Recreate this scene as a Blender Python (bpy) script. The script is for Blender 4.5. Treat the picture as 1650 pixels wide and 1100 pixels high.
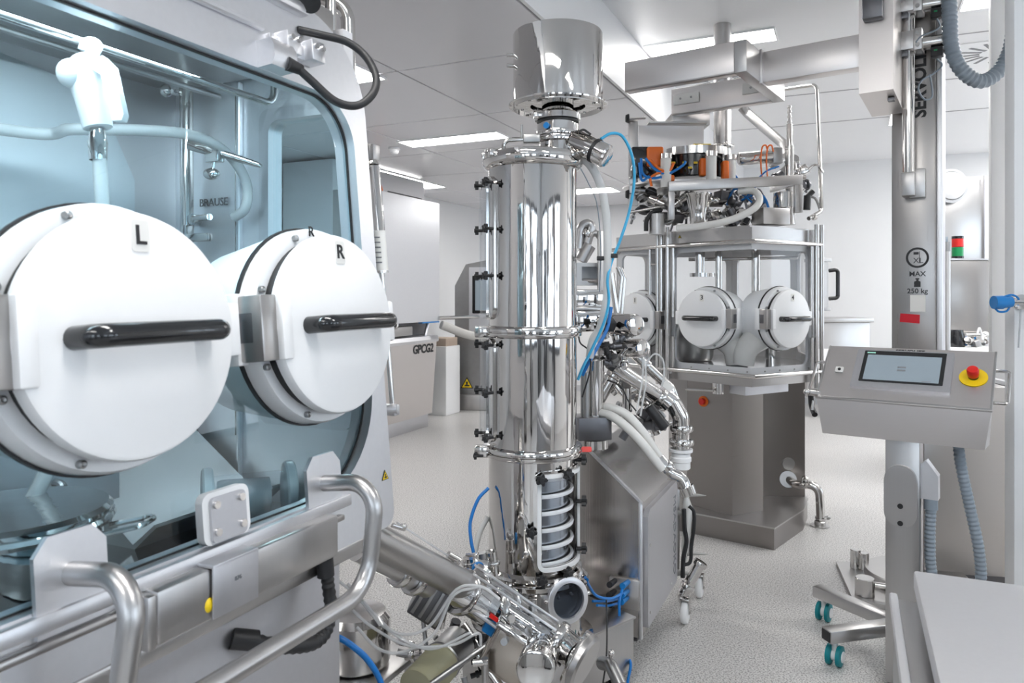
import bpy, bmesh, math, random
from mathutils import Vector, Matrix
random.seed(7)
sc = bpy.context.scene
C = sc.collection
for o in list(bpy.data.objects): bpy.data.objects.remove(o)

# ------------------------------------------------------------------ camera, world, exposure
F, CX, HY, H = 1196.0, 825.0, 475.0, 1.5          # focal length / principal point in pixels of the 1650x1100 frame, eye height
cam_d = bpy.data.cameras.new('camera'); cam = bpy.data.objects.new('camera', cam_d); C.objects.link(cam)
cam.location = (0, 0, H); cam.rotation_euler = (math.pi/2, 0, 0)
cam_d.sensor_width = 36; cam_d.lens = F/1650*36; cam_d.shift_y = -(550-HY)/1650
cam_d.clip_start = 0.05; cam_d.clip_end = 100
cam_d.dof.use_dof = True; cam_d.dof.focus_distance = 2.9; cam_d.dof.aperture_fstop = 7.0
sc.camera = cam
w = bpy.data.worlds.new('sky'); sc.world = w; w.use_nodes = True
bg = w.node_tree.nodes['Background']; bg.inputs[0].default_value = (0.80, 0.90, 1.0, 1); bg.inputs[1].default_value = 2.4
sc.view_settings.view_transform = 'Standard'; sc.view_settings.look = 'None'
sc.view_settings.gamma = 1; sc.view_settings.use_curve_mapping = False
sc.view_settings.exposure = 1.0
LAMP = 13.0            # ceiling luminaire emission strength
try:
    sc.cycles.use_denoising = True; sc.cycles.max_bounces = 10; sc.cycles.glossy_bounces = 6
    sc.cycles.transparent_max_bounces = 24; sc.cycles.sample_clamp_indirect = 6; sc.cycles.caustics_reflective = False
except Exception: pass

# ------------------------------------------------------------------ frames: room axes u (depth), v (right) and z
A = math.atan2(545, 1196)
U = Vector((math.sin(A), math.cos(A), 0)); V = Vector((math.cos(A), -math.sin(A), 0)); Z = Vector((0, 0, 1))
class Fr:
    def __init__(s, o, ex, ey, ez): s.o, s.x, s.y, s.z = Vector(o), Vector(ex), Vector(ey), Vector(ez)
    def __call__(s, x, y=None, z=None):
        if y is None: x, y, z = x
        return s.o + s.x*x + s.y*y + s.z*z
    def move(s, x, y, z): return Fr(s(x, y, z), s.x, s.y, s.z)
W = Fr((0,0,0), (1,0,0), (0,1,0), (0,0,1))        # world
R = Fr((0,0,0), U, V, Z)                          # room: (s, t, z)
def at(px, py, d): return Vector(((px-CX)/F*d, d, H-(py-HY)/F*d))   # a picture point at depth d
def frame(o, ang, tilt=0):
    """frame whose x runs along heading ang (deg, from +X), y is away, z is up"""
    a = math.radians(ang); x = Vector((math.cos(a), math.sin(a), 0)); y = Vector((-math.sin(a), math.cos(a), 0))
    return Fr(o, x, y, Z)
def axisframe(o, axis, up=None):
    z = Vector(axis).normalized(); up = Vector(up) if up is not None else (Vector((0,0,1)) if abs(z.z) < .95 else Vector((1,0,0)))
    x = up.cross(z).normalized(); y = z.cross(x)
    return Fr(o, x, y, z)

# ------------------------------------------------------------------ mesh builder
def rrect(x0, x1, y0, y1, r, n=6):
    if not isinstance(r, (list, tuple)): r = [r]*4
    out = []
    for (cx, cy, a, q) in ((x1, y1, 0, r[0]), (x0, y1, 90, r[1]), (x0, y0, 180, r[2]), (x1, y0, 270, r[3])):
        sx = -1 if cx == x1 else 1; sy = -1 if cy == y1 else 1
        for i in range(n+1):
            t = math.radians(a + 90*i/n)
            out.append((cx + sx*q + q*math.cos(t), cy + sy*q + q*math.sin(t)))
    return out
def circ(cx, cy, r, n=32, ry=None): return [(cx+r*math.cos(2*math.pi*i/n), cy+(ry or r)*math.sin(2*math.pi*i/n)) for i in range(n)]
def fillet(pts, r, n=6):
    pts = [Vector(p) for p in pts]; out = [pts[0]]
    for i in range(1, len(pts)-1):
        a, b, c = pts[i-1], pts[i], pts[i+1]
        d1 = (a-b); d2 = (c-b); l1, l2 = d1.length, d2.length
        if l1 < 1e-6 or l2 < 1e-6: continue
        d1 /= l1; d2 /= l2
        ang = d1.angle(d2)
        if ang > 3.1: out.append(b); continue
        t = min(r/math.tan(ang/2), l1*.49, l2*.49)
        p, q = b+d1*t, b+d2*t
        rr = t*math.tan(ang/2); bis = (d1+d2).normalized(); cen = b + bis*(rr/math.sin(ang/2))
        v1, v2 = p-cen, q-cen; th = v1.angle(v2); 
        for k in range(n+1):
            f = k/n; s = math.sin(th)
            out.append(cen + (v1*math.sin((1-f)*th)+v2*math.sin(f*th))/s if s > 1e-6 else p.lerp(q, f))
    out.append(pts[-1]); return out
def spline(pts, n=8):
    pts = [Vector(p) for p in pts]; P = [pts[0]*2-pts[1]] + pts + [pts[-1]*2-pts[-2]]; out = []
    for i in range(1, len(P)-2):
        a, b, c, d = P[i-1:i+3]
        for k in range(n):
            t = k/n
            out.append(.5*((2*b)+(c-a)*t+(2*a-5*b+4*c-d)*t*t+(3*b-a-3*c+d)*t**3))
    out.append(pts[-1]); return out
class MB:
    def __init__(s): s.v, s.f = [], []
    def add(s, vs, fs):
        o = len(s.v); s.v += [tuple(v) for v in vs]; s.f += [[i+o for i in f] for f in fs]; return s
    def box(s, a, b, fr=W, bev=0, seg=2):
        a, b = Vector(a), Vector(b)
        if bev <= 0:
            vs = [fr(x, y, z) for z in (a.z, b.z) for y in (a.y, b.y) for x in (a.x, b.x)]
            return s.add(vs, [(0,2,3,1),(4,5,7,6),(0,1,5,4),(2,6,7,3),(0,4,6,2),(1,3,7,5)])
        bm = bmesh.new(); bmesh.ops.create_cube(bm, size=1)
        for v in bm.verts: v.co = Vector((a[i]+(v.co[i]+.5)*(b[i]-a[i]) for i in range(3)))
        bmesh.ops.bevel(bm, geom=bm.edges[:], offset=bev, segments=seg, affect='EDGES', profile=.5)
        bm.verts.index_update()
        s.add([fr(v.co) for v in bm.verts], [[v.index for v in f.verts] for f in bm.faces]); bm.free(); return s
    def cyl(s, p0, p1, r0, r1=None, n=24, bev=0):
        p0, p1 = Vector(p0), Vector(p1); r1 = r0 if r1 is None else r1
        L = (p1-p0).length; fr = axisframe(p0, p1-p0)
        prof = [(0,0),(r0,0),(r1,L),(0,L)] if bev <= 0 else [(0,0),(r0-bev,0),(r0,bev),(r1,L-bev),(r1-bev,L),(0,L)]
        return s.lathe(prof, fr, n)
    def lathe(s, prof, fr, n=32, a0=0, a1=360):
        full = abs(a1-a0) >= 359.9; m = n if full else n+1; rows = []; vs = []; fs = []
        for (r, h) in prof:
            if r < 1e-6: rows.append([len(vs)]); vs.append(fr(0, 0, h))
            else:
                row = []
                for i in range(m):
                    t = math.radians(a0+(a1-a0)*i/n); row.append(len(vs)); vs.append(fr(r*math.cos(t), r*math.sin(t), h))
                rows.append(row)
        for a, b in zip(rows, rows[1:]):
            for i in range(n):
                j = (i+1) % m if full else i+1
                if len(a) == 1 and len(b) == 1: continue
                if len(a) == 1: fs.append((a[0], b[i], b[j]))
                elif len(b) == 1: fs.append((a[i], a[j], b[0]))
                else: fs.append((a[i], a[j], b[j], b[i]))
        return s.add(vs, fs)
    def tube(s, pts, r, n=12, cap=True, rs=None):
        pts = [Vector(p) for p in pts]; P = [pts[0]]
        for p in pts[1:]:
            if (p-P[-1]).length > 1e-5: P.append(p)
        vs, fs = [], []; nrm = None
        for i, p in enumerate(P):
            t = ((P[min(i+1, len(P)-1)]-p).normalized() + (p-P[max(i-1, 0)]).normalized())
            t = t.normalized() if t.length > 1e-6 else Vector((0,0,1))
            if nrm is None:
                nrm = t.cross(Vector((0,0,1)) if abs(t.z) < .9 else Vector((1,0,0))).normalized()
            else:
                nrm = (nrm - t*nrm.dot(t)).normalized()
            bn = t.cross(nrm); rr = rs[i] if rs else r
            for k in range(n):
                a = 2*math.pi*k/n; vs.append(p + (nrm*math.cos(a)+bn*math.sin(a))*rr)
        for i in range(len(P)-1):
            for k in range(n):
                fs.append((i*n+k, i*n+(k+1)%n, (i+1)*n+(k+1)%n, (i+1)*n+k))
        if cap: fs.append(list(range(n))[::-1]); fs.append([(len(P)-1)*n+k for k in range(n)])
        return s.add(vs, fs)
    def prism(s, poly, fr, h0, h1):
        n = len(poly)
        vs = [fr(x, y, h0) for x, y in poly] + [fr(x, y, h1) for x, y in poly]
        return s.add(vs, [list(range(n))[::-1], list(range(n, 2*n))] + [(i, (i+1)%n, n+(i+1)%n, n+i) for i in range(n)])
    def ring(s, outer, inner, fr, h0, h1):
        n = len(outer); vs = []
        for h in (h0, h1):
            vs += [fr(x, y, h) for x, y in outer] + [fr(x, y, h) for x, y in inner]
        fs = []
        for i in range(n):
            j = (i+1) % n
            fs += [(i, j, n+j, n+i), (2*n+i, 3*n+i, 3*n+j, 2*n+j), (i, 2*n+i, 2*n+j, j), (n+i, n+j, 3*n+j, 3*n+i)]
        return s.add(vs, fs)
    def sphere(s, c, r, n=12, fr=None, sq=(1,1,1)):
        prof = [(r*math.sin(math.pi*i/n), -r*math.cos(math.pi*i/n)) for i in range(n+1)]
        f = fr.move(0,0,0) if fr else Fr(c, (1,0,0), (0,1,0), (0,0,1)); f.o = Vector(c)
        f.x = f.x*sq[0]; f.y = f.y*sq[1]; f.z = f.z*sq[2]
        return s.lathe(prof, f, 2*n)
    def torus(s, fr, Rm, r, n=40, m=10, a0=0, a1=360):
        prof = [(Rm+r*math.cos(2*math.pi*i/m), r*math.sin(2*math.pi*i/m)) for i in range(m+1)]
        return s.lathe(prof, fr, n, a0, a1)

def O(name, mb, m, parent=None, smooth=True, ang=35, recalc=True):
    vs = [Vector(v) for v in mb.v]
    lo = Vector((min(v[i] for v in vs) for i in range(3))); hi = Vector((max(v[i] for v in vs) for i in range(3)))
    c = (lo+hi)/2; c.z = lo.z
    me = bpy.data.meshes.new(name); me.from_pydata([v-c for v in vs], [], mb.f)
    if recalc:
        bm = bmesh.new(); bm.from_mesh(me); bmesh.ops.recalc_face_normals(bm, faces=bm.faces[:]); bm.to_mesh(me); bm.free()
    if smooth:
        me.polygons.foreach_set('use_smooth', [True]*len(me.polygons)); me.set_sharp_from_angle(angle=math.radians(ang))
    me.materials.append(m); me.update()
    o = bpy.data.objects.new(name, me); C.objects.link(o); place(o, c, parent); return o
def wloc(o):
    p = Vector((0,0,0))
    while o: p = p + o.location; o = o.parent
    return p
def place(o, c, parent):
    if parent is not None: o.parent = parent; o.location = c - wloc(parent)
    else: o.location = c
def thing(name, label, cat, loc, group=None):
    o = bpy.data.objects.new(name, None); C.objects.link(o); o.location = loc; o.empty_display_size = .05
    o['label'] = label; o['category'] = cat
    if group: o['group'] = group
    return o
def tag(o, label, cat, group=None):
    o['label'] = label; o['category'] = cat
    if group: o['group'] = group
    return o
def struct(name, mb, m, parent=None, **k):
    o = O(name, mb, m, parent, **k)
    if parent is None: o['kind'] = 'structure'
    return o
def copy_part(o, c, parent):
    n = o.copy(); C.objects.link(n); place(n, c, parent); return n
FONT = None
def text(name, body, size, fr, m, parent, align='CENTER', ext=.0008, sx=1.0, bold=0.0):
    """lettering whose x runs along fr.x, y along fr.y, standing proud along fr.z"""
    cu = bpy.data.curves.new('lettering', 'FONT'); cu.body = body; cu.size = size; cu.align_x = align; cu.align_y = 'CENTER'
    cu.extrude = ext; cu.offset = bold; cu.resolution_u = 3
    t = bpy.data.objects.new('lettering', cu); C.objects.link(t)
    dg = bpy.context.evaluated_depsgraph_get(); me = bpy.data.meshes.new_from_object(t.evaluated_get(dg))
    mb = MB(); mb.add([fr(v.co.x*sx, v.co.y, v.co.z) for v in me.vertices], [list(p.vertices) for p in me.polygons])
    bpy.data.objects.remove(t); bpy.data.curves.remove(cu); bpy.data.meshes.remove(me)
    return O(name, mb, m, parent, smooth=False)

# ------------------------------------------------------------------ procedural materials
def mat(name, col, rough=.5, metal=0, noise=0, nscale=20, stretch=(1,1,1), bump=0, coat=0, emit=None, es=0, rvar=0, spec=.5):
    m = bpy.data.materials.new(name); m.use_nodes = True; nt = m.node_tree; b = nt.nodes['Principled BSDF']
    b.inputs['Base Color'].default_value = (*col, 1); b.inputs['Roughness'].default_value = rough; b.inputs['Metallic'].default_value = metal
    b.inputs['Coat Weight'].default_value = coat; b.inputs['Specular IOR Level'].default_value = spec
    if emit: b.inputs['Emission Color'].default_value = (*emit, 1); b.inputs['Emission Strength'].default_value = es
    if noise or bump or rvar:
        tc = nt.nodes.new('ShaderNodeTexCoord'); mp = nt.nodes.new('ShaderNodeMapping'); mp.inputs['Scale'].default_value = stretch
        nz = nt.nodes.new('ShaderNodeTexNoise'); nz.inputs['Scale'].default_value = nscale; nz.inputs['Detail'].default_value = 3
        nt.links.new(tc.outputs['Object'], mp.inputs[0]); nt.links.new(mp.outputs[0], nz.inputs['Vector'])
        if noise:
            rp = nt.nodes.new('ShaderNodeMapRange'); rp.inputs[3].default_value = 1-noise; rp.inputs[4].default_value = 1+noise
            mx = nt.nodes.new('ShaderNodeMix'); mx.data_type = 'RGBA'; mx.blend_type = 'MULTIPLY'; mx.inputs[0].default_value = 1
            mx.inputs[6].default_value = (*col, 1); nt.links.new(nz.outputs[0], rp.inputs[0]); nt.links.new(rp.outputs[0], mx.inputs[7])
            nt.links.new(mx.outputs[2], b.inputs['Base Color'])
        if rvar:
            r2 = nt.nodes.new('ShaderNodeMapRange'); r2.inputs[3].default_value = max(0, rough-rvar); r2.inputs[4].default_value = rough+rvar
            nt.links.new(nz.outputs[0], r2.inputs[0]); nt.links.new(r2.outputs[0], b.inputs['Roughness'])
        if bump:
            bp = nt.nodes.new('ShaderNodeBump'); bp.inputs['Strength'].default_value = bump; bp.inputs['Distance'].default_value = .002
            nt.links.new(nz.outputs[0], bp.inputs['Height']); nt.links.new(bp.outputs[0], b.inputs['Normal'])
    return m
def glass(name, tint, gloss=1.0, rough=.0, ior=1.45):
    m = bpy.data.materials.new(name); m.use_nodes = True; nt = m.node_tree; nt.nodes.clear()
    out = nt.nodes.new('ShaderNodeOutputMaterial'); mx = nt.nodes.new('ShaderNodeMixShader'); tr = nt.nodes.new('ShaderNodeBsdfTransparent')
    gl = nt.nodes.new('ShaderNodeBsdfGlossy'); fn = nt.nodes.new('ShaderNodeFresnel'); mu = nt.nodes.new('ShaderNodeMath'); mu.operation = 'MULTIPLY'
    tr.inputs[0].default_value = (*tint, 1); gl.inputs['Roughness'].default_value = rough; fn.inputs[0].default_value = ior; mu.inputs[1].default_value = gloss
    ge = nt.nodes.new('ShaderNodeNewGeometry'); iv = nt.nodes.new('ShaderNodeMath'); iv.operation = 'SUBTRACT'; iv.inputs[0].default_value = gloss
    nt.links.new(ge.outputs['Backfacing'], iv.inputs[1]); iv.use_clamp = True; nt.links.new(iv.outputs[0], mu.inputs[1])   # one reflection per pane, none inside the sheet
    nt.links.new(fn.outputs[0], mu.inputs[0]); nt.links.new(mu.outputs[0], mx.inputs[0]); nt.links.new(tr.outputs[0], mx.inputs[1])
    nt.links.new(gl.outputs[0], mx.inputs[2]); nt.links.new(mx.outputs[0], out.inputs[0]); return m
def milky(name, col, alpha, rough=.25):
    m = mat(name, col, rough); b = m.node_tree.nodes['Principled BSDF']; b.inputs['Alpha'].default_value = alpha; return m
M = {}
M['polish'] = mat('polished steel', (.64,.625,.61), .04, 1, bump=.65, nscale=26, stretch=(1,1,.05))
M['polish2'] = mat('bright steel', (.62,.605,.59), .12, 1, rvar=.04, nscale=14)
M['satin'] = mat('satin steel', (.52,.51,.505), .32, 1, noise=.03, nscale=120, stretch=(1,1,.02), rvar=.03)
M['brush'] = mat('brushed steel', (.45,.435,.425), .30, 1, noise=.015, nscale=150, stretch=(.02,.02,2.0), rvar=.015)
M['brushd'] = mat('brushed steel toned for dark reflections', (.29,.27,.26), .28, 1, noise=.012, nscale=150, stretch=(.02,.02,2.0), rvar=.012)  # darker copy of the brushed steel; dark reflections put into its base colour
M['warm'] = mat('warm satin steel', (.70,.665,.65), .36, 1, noise=.015, nscale=150, stretch=(.02,.02,2.0), rvar=.015)
M['bright'] = mat('light satin steel', (.84,.84,.86), .5, 1, noise=.02, nscale=90)
M['brushv'] = mat('vertical brushed steel', (.36,.345,.335), .28, 1, noise=.015, nscale=150, stretch=(2.0,2.0,.015), rvar=.015)
M['matte'] = mat('bead blasted steel', (.60,.60,.625), .44, 1, noise=.03, nscale=90)
M['frame'] = mat('pale satin frame steel', (.74,.745,.77), .38, 1, noise=.03, nscale=80)
M['dark'] = mat('dark machined metal', (.16,.16,.17), .35, .9, noise=.1, nscale=30)
M['gun'] = mat('grey cast metal', (.36,.36,.36), .35, 1, noise=.08, nscale=20)
M['white'] = mat('white acetal plastic', (.94,.945,.955), .33, 0, noise=.01, nscale=60)
M['paint'] = mat('white wall paint', (.91,.915,.925), .55, 0, noise=.012, nscale=6)
M['ceil'] = mat('white ceiling panel', (.80,.79,.82), .22, 0, noise=.012, nscale=4)
M['ceil2'] = mat('white ceiling plaster', (.93,.93,.94), .35, 0, noise=.01, nscale=4)
M['joint'] = mat('grey joint', (.42,.41,.43), .6, 0, noise=.05)
M['black'] = mat('black gloss plastic', (.010,.011,.013), .14, 0, noise=.05, coat=.4)
M['rubber'] = mat('black rubber', (.018,.018,.02), .5, 0, noise=.1, nscale=80)
M['ink'] = mat('black print', (.02,.02,.022), .6, 0, noise=.02)
M['greyink'] = mat('grey print', (.22,.23,.25), .5, 0, noise=.02)
M['hose'] = milky('milky silicone hose', (.82,.84,.84), .62)
M['hosew'] = milky('white silicone hose', (.88,.87,.84), .85)
M['vinyl'] = milky('clear vinyl tube', (.86,.87,.88), .5, .1)
M['blue'] = mat('blue air hose', (.01,.20,.62), .3, 0, noise=.03)
M['sky'] = mat('light blue hose', (.05,.42,.72), .3, 0, noise=.03)
M['bluep'] = mat('blue plastic', (.01,.22,.60), .35, 0, noise=.03)
M['orange'] = mat('orange plastic', (.88,.18,.02), .4, 0, noise=.03)
M['yellow'] = mat('yellow plastic', (.95,.66,.01), .4, 0, noise=.03)
M['red'] = mat('red plastic', (.75,.02,.015), .35, 0, noise=.03)
M['crim'] = mat('red tape', (.62,.005,.02), .5, 0, noise=.04)
M['green'] = mat('green plastic', (.01,.30,.10), .3, 0, noise=.03)
M['teal'] = mat('teal rubber', (.0,.24,.28), .45, 0, noise=.05)
M['conduit'] = mat('grey conduit', (.26,.31,.36), .4, 0, noise=.04)
M['olive'] = milky('olive translucent sleeve', (.52,.50,.34), .9, .35)
M['cone'] = mat('grey cone rubber', (.55,.54,.52), .5, 0, noise=.04)
M['paper'] = mat('printed paper label', (.88,.87,.84), .6, 0, noise=.02)
M['lightgrey'] = mat('light grey plastic', (.62,.63,.65), .4, 0, noise=.02)
M['tan'] = mat('tan cardboard', (.52,.42,.34), .7, 0, noise=.06)
M['screen'] = mat('lit touch screen', (.22,.27,.31), .12, 0, noise=.03, emit=(.42,.50,.56), es=.12)
M['glassiso'] = glass('tinted isolator glass', (.85,.945,.975), 1.0)
M['acryl'] = glass('clear acrylic', (.95,.96,.97), .9, .02)
M['smoke'] = glass('sight glass', (.42,.46,.52), 1.0, .03)
M['lamp'] = mat('luminaire diffuser', (.9,.9,.9), .5, 0, noise=.01, emit=(1,.985,.96), es=LAMP)
# speckled vinyl floor
m = mat('speckled vinyl floor', (.5,.5,.5), .32, 0); nt = m.node_tree; b = nt.nodes['Principled BSDF']
tc = nt.nodes.new('ShaderNodeTexCoord'); n1 = nt.nodes.new('ShaderNodeTexNoise'); n1.inputs['Scale'].default_value = 140; n1.inputs['Detail'].default_value = 2
n2 = nt.nodes.new('ShaderNodeTexNoise'); n2.inputs['Scale'].default_value = 1.3; n2.inputs['Detail'].default_value = 2
cr = nt.nodes.new('ShaderNodeValToRGB'); e = cr.color_ramp.elements
e[0].position = .36; e[0].color = (.26,.25,.245,1); e[1].position = .62; e[1].color = (.74,.725,.71,1)
k = cr.color_ramp.elements.new(.47); k.color = (.56,.545,.535,1)
mp = nt.nodes.new('ShaderNodeMapRange'); mp.inputs[3].default_value = .92; mp.inputs[4].default_value = 1.08
mx = nt.nodes.new('ShaderNodeMix'); mx.data_type = 'RGBA'; mx.blend_type = 'MULTIPLY'; mx.inputs[0].default_value = 1
nt.links.new(tc.outputs['Object'], n1.inputs['Vector']); nt.links.new(tc.outputs['Object'], n2.inputs['Vector'])
nt.links.new(n1.outputs[0], cr.inputs[0]); nt.links.new(cr.outputs[0], mx.inputs[6]); nt.links.new(n2.outputs[0], mp.inputs[0]); nt.links.new(mp.outputs[0], mx.inputs[7])
nt.links.new(mx.outputs[2], b.inputs['Base Color']); M['floor'] = m

# ------------------------------------------------------------------ the room
S0, S1, T0, T1 = -3.4, 11.0, -5.4, 4.6
TS = -1.38; ZL, ZR, ZB, SB = 2.87, 3.3, 3.02, 7.0       # ceiling step, ceiling heights
struct('floor', MB().box((S0,T0,-.1), (S1,T1,0), R), M['floor'])
ce = struct('ceiling', MB().box((S0,T0,ZL+.02), (S1,TS-.02,ZL+.2), R), M['joint'])
struct('ceiling_bay', MB().box((S0,TS-.02,ZR), (S1,T1,ZR+.15), R), M['ceil2'])
struct('trim_1', MB().box((S0,TS-.02,ZL-.001), (S1,TS,ZR), R), M['ceil2'])
gs, gt = 1.18, 1.12; s = 3.85 - gs*6
while s < S1-.1:
    t = TS-.03
    while t > T0+.1:
        a0, a1 = max(s+.006, S0), min(s+gs-.006, S1); b0, b1 = max(t-gt+.006, T0), t-.006
        if a1-a0 > .1: O('ceiling_panel', MB().box((a0,b0,ZL), (a1,b1,ZL+.022), R, .003, 1), M['ceil'], ce)
        t -= gt
    s += gs
# joints of the bay ceiling: raised cover strips
for s in (4.2, 5.95, 7.15, 8.4):
    O('ceiling_joint', MB().box((s-.006,TS+.05,ZR-.004), (s+.006,T1,ZR+.002), R), M['joint'], bpy.data.objects['ceiling_bay'])
struct('wall_left', MB().box((S0,T0-.1,0), (S1,T0,ZR+.2), R), M['paint'])
struct('wall_back', MB().box((S1,T0-.1,0), (S1+.1,T1+.1,ZR+.2), R), M['paint'])
struct('baseboard_back', MB().box((S1-.012,T0,0), (S1,T1,.09), R), M['lightgrey'])
struct('baseboard_left', MB().box((S0,T0,0), (S1,T0+.012,.09), R), M['lightgrey'])
# daylight side: window wall to the right and behind the camera
def window_wall(name, a0, a1, fr, wins, zs=(.85, 2.6), top=ZR+.2):
    """fr: x along the wall, y outwards; piers between windows, frames as parts"""
    mb = MB(); edges = [a0] + [e for w_ in wins for e in w_] + [a1]
    for i in range(0, len(edges), 2): mb.box((edges[i],0,0), (edges[i+1],.12,top), fr)
    for (x0, x1) in wins: mb.box((x0,0,0), (x1,.12,zs[0]), fr); mb.box((x0,0,zs[1]), (x1,.12,top), fr)
    wl = struct(name, mb, M['paint'])
    return [(x0, x1, fr) for x0, x1 in wins], zs
wn = 0
fr_r = Fr(R(0, T1, 0), U, V, Z); fr_f = Fr(R(S0, 0, 0), V, -U, Z)
for nm, a0, a1, fr, wins in (('wall_right', S0, S1+.1, fr_r, [(-2.6,-.9),(-.5,1.2),(1.6,3.0),(5.9,7.4),(7.8,9.6)]),
                             ('wall_front', T0-.1, T1+.12, fr_f, [(-4.6,-3.2),(-1.0,.7),(1.1,2.8)])):
    ws, zs = window_wall(nm, a0, a1, fr, wins)
    for (x0, x1, f) in ws:
        wn += 1; mb = MB(); e = .09
        mb.ring([(x0,zs[0]),(x1,zs[0]),(x1,zs[1]),(x0,zs[1])], [(x0+e,zs[0]+e),(x1-e,zs[0]+e),(x1-e,zs[1]-e),(x0+e,zs[1]-e)], Fr(f.o, f.x, f.z, f.y), .03, .09)
        mb.box(((x0+x1)/2-.05,.03,zs[0]+e), ((x0+x1)/2+.05,.09,zs[1]-e), f)
        wo = struct('window_%d' % wn, mb, M['dark'])
        O('pane', MB().box((x0+e,.055,zs[0]+e), (x1-e,.06,zs[1]-e), f), M['acryl'], wo)
# ceiling luminaires
def luminaire(s0, s1, t0, t1, z, label):
    th = thing('ceiling_light', label, 'light', R((s0+s1)/2,(t0+t1)/2,z-.012), 'recessed ceiling lights')
    e = .012
    O('frame', MB().ring([(s0,t0),(s1,t0),(s1,t1),(s0,t1)], [(s0+e,t0+e),(s1-e,t0+e),(s1-e,t1-e),(s0+e,t1-e)], R, z-.012, z), M['white'], th)
    O('diffuser', MB().box((s0+e,t0+e,z-.006), (s1-e,t1-e,z-.002), R), M['lamp'], th)
luminaire(5.58, 5.85, -3.67, -2.68, ZL, 'long recessed ceiling light above the polished column, left of it')
luminaire(3.62, 3.94, -3.75, -2.66, ZL, 'ceiling light half hidden behind the black cable loop')
luminaire(5.26, 5.53, -1.36, -.46, ZR, 'ceiling light strip behind the lifting fork')
luminaire(5.05, 5.45, .62, 1.75, ZR, 'ceiling light at the top right corner near the grey conduit')
luminaire(9.05, 9.5, -3.6, -2.75, ZL, 'distant ceiling light low behind the column hoses')
luminaire(.6, .95, -1.2, -.1, ZR, 'added ceiling light, out of view above the camera')  # unseen lights from here down, added to light the room
luminaire(.6, .95, .7, 1.9, ZR, 'added ceiling light, out of view right of the camera')
luminaire(-1.6, -1.25, -1.2, -.1, ZR, 'added ceiling light, out of view behind the camera')
luminaire(-1.0, -.7, -3.75, -2.66, ZL, 'added ceiling light, out of view far behind the isolator')
luminaire(7.0, 8.8, .36, .62, ZR, 'long ceiling light added unseen behind the lift column')  # added out of sight to brighten the back of the room
for k, s_ in enumerate((5.7, 6.9, 8.3, 9.8)):  # unseen row added to brighten the far walls
    luminaire(s_, s_+.36, 1.9, 3.1, ZR, 'added unseen ceiling light past the right edge of the picture, %s from the viewer' % ('nearest','second','third','farthest')[k])
luminaire(6.6, 8.2, -4.95, -4.65, ZL, 'added ceiling light hidden above the granulator isolator at the far left')  # added out of sight to brighten the left rear
# round smoke detector and vents
th = thing('smoke_detector', 'small round smoke detector beside the left ceiling light', 'detector', R(5.83,-3.86,ZL-.06))
O('base', MB().cyl(R(5.83,-3.86,ZL-.02), R(5.83,-3.86,ZL), .055, bev=.004), M['white'], th)
O('head', MB().lathe([(0,-.06),(.03,-.058),(.042,-.045),(.044,-.02),(0,-.02)], Fr(R(5.83,-3.86,ZL),(1,0,0),(0,1,0),Z), 20), M['white'], th)
def vent(s, t, z, label, a=.3):
    th = thing('ceiling_vent', label, 'vent', R(s,t,z-.01), 'swirl ceiling vents')
    O('plate', MB().box((s-a,t-a,z-.008), (s+a,t+a,z), R, .003, 1), M['white'], th)
    for i in range(16):
        an = 2*math.pi*i/16; c, d = math.cos(an), math.sin(an)
        f = Fr(R(s,t,z-.01), U*c+V*d, -U*d+V*c, Z)
        O('slot', MB().box((a*.35,-.012,0), (a*.88,.012,.003), f), M['dark'], th)
vent(6.48, .98, ZR, 'square swirl vent in the ceiling behind the grey conduit')
vent(6.35, -.98, ZR, 'square swirl vent in the ceiling behind the vertical pipe')

# ================================================================== near glovebox isolator (left)
TI = math.radians(5); ct, sn = math.cos(TI), math.sin(TI)
G = Fr(R(0,-1.0,1.437), U, V*ct + Z*sn, Z*ct - V*sn)          # front plane: (along, outwards, up)
GP = Fr(G.o, G.x, G.z, G.y)                                   # polygon frame: (along, up, outwards)
def hz(z): return (z-1.437)/ct
iso = thing('glovebox_isolator', 'large stainless glovebox isolator with tinted glass front and two white glove port covers', 'isolator', R(.75,-1.3,0))
# shell
mb = MB(); mb.box((-1.1,-1.66,.975), (1.44,-1.615,2.16), R, .004); O('back_wall', mb, M['bright'], iso)
mb = MB(); mb.box((-1.1,-1.62,.93), (1.40,-1.02,1.0), R, .004); O('chamber_floor', mb, M['polish2'], iso)
mb = MB(); mb.box((-1.1,-1.66,2.03), (1.40,-1.09,2.16), R, .01); O('chamber_roof', mb, M['satin'], iso)
# end wall with window
FE = Fr(R(1.41,0,0), V, Z, U)
mb = MB(); mb.ring([(-1.66,.93),(-1.035,.93),(-1.075,2.12),(-1.66,2.12)], [(-1.31,1.2),(-1.06,1.2),(-1.075,1.94),(-1.31,1.94)], FE, 0, .035); O('end_wall', mb, M['bright'], iso)
pn = O('end_window', MB().box((-1.32,1.19,.012), (-1.05,1.95,.02), FE), M['glassiso'], iso)
O('window_seal', MB().ring(rrect(-1.325,-1.045,1.185,1.955,.03), rrect(-1.295,-1.075,1.215,1.925,.03), FE, -.006, .042), M['frame'], pn)
for tt in (-1.386,): O('corner_strip', MB().box((1.395,tt-.006,1.0), (1.41,tt+.006,2.03), R, .003, 1), M['frame'], iso)
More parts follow.
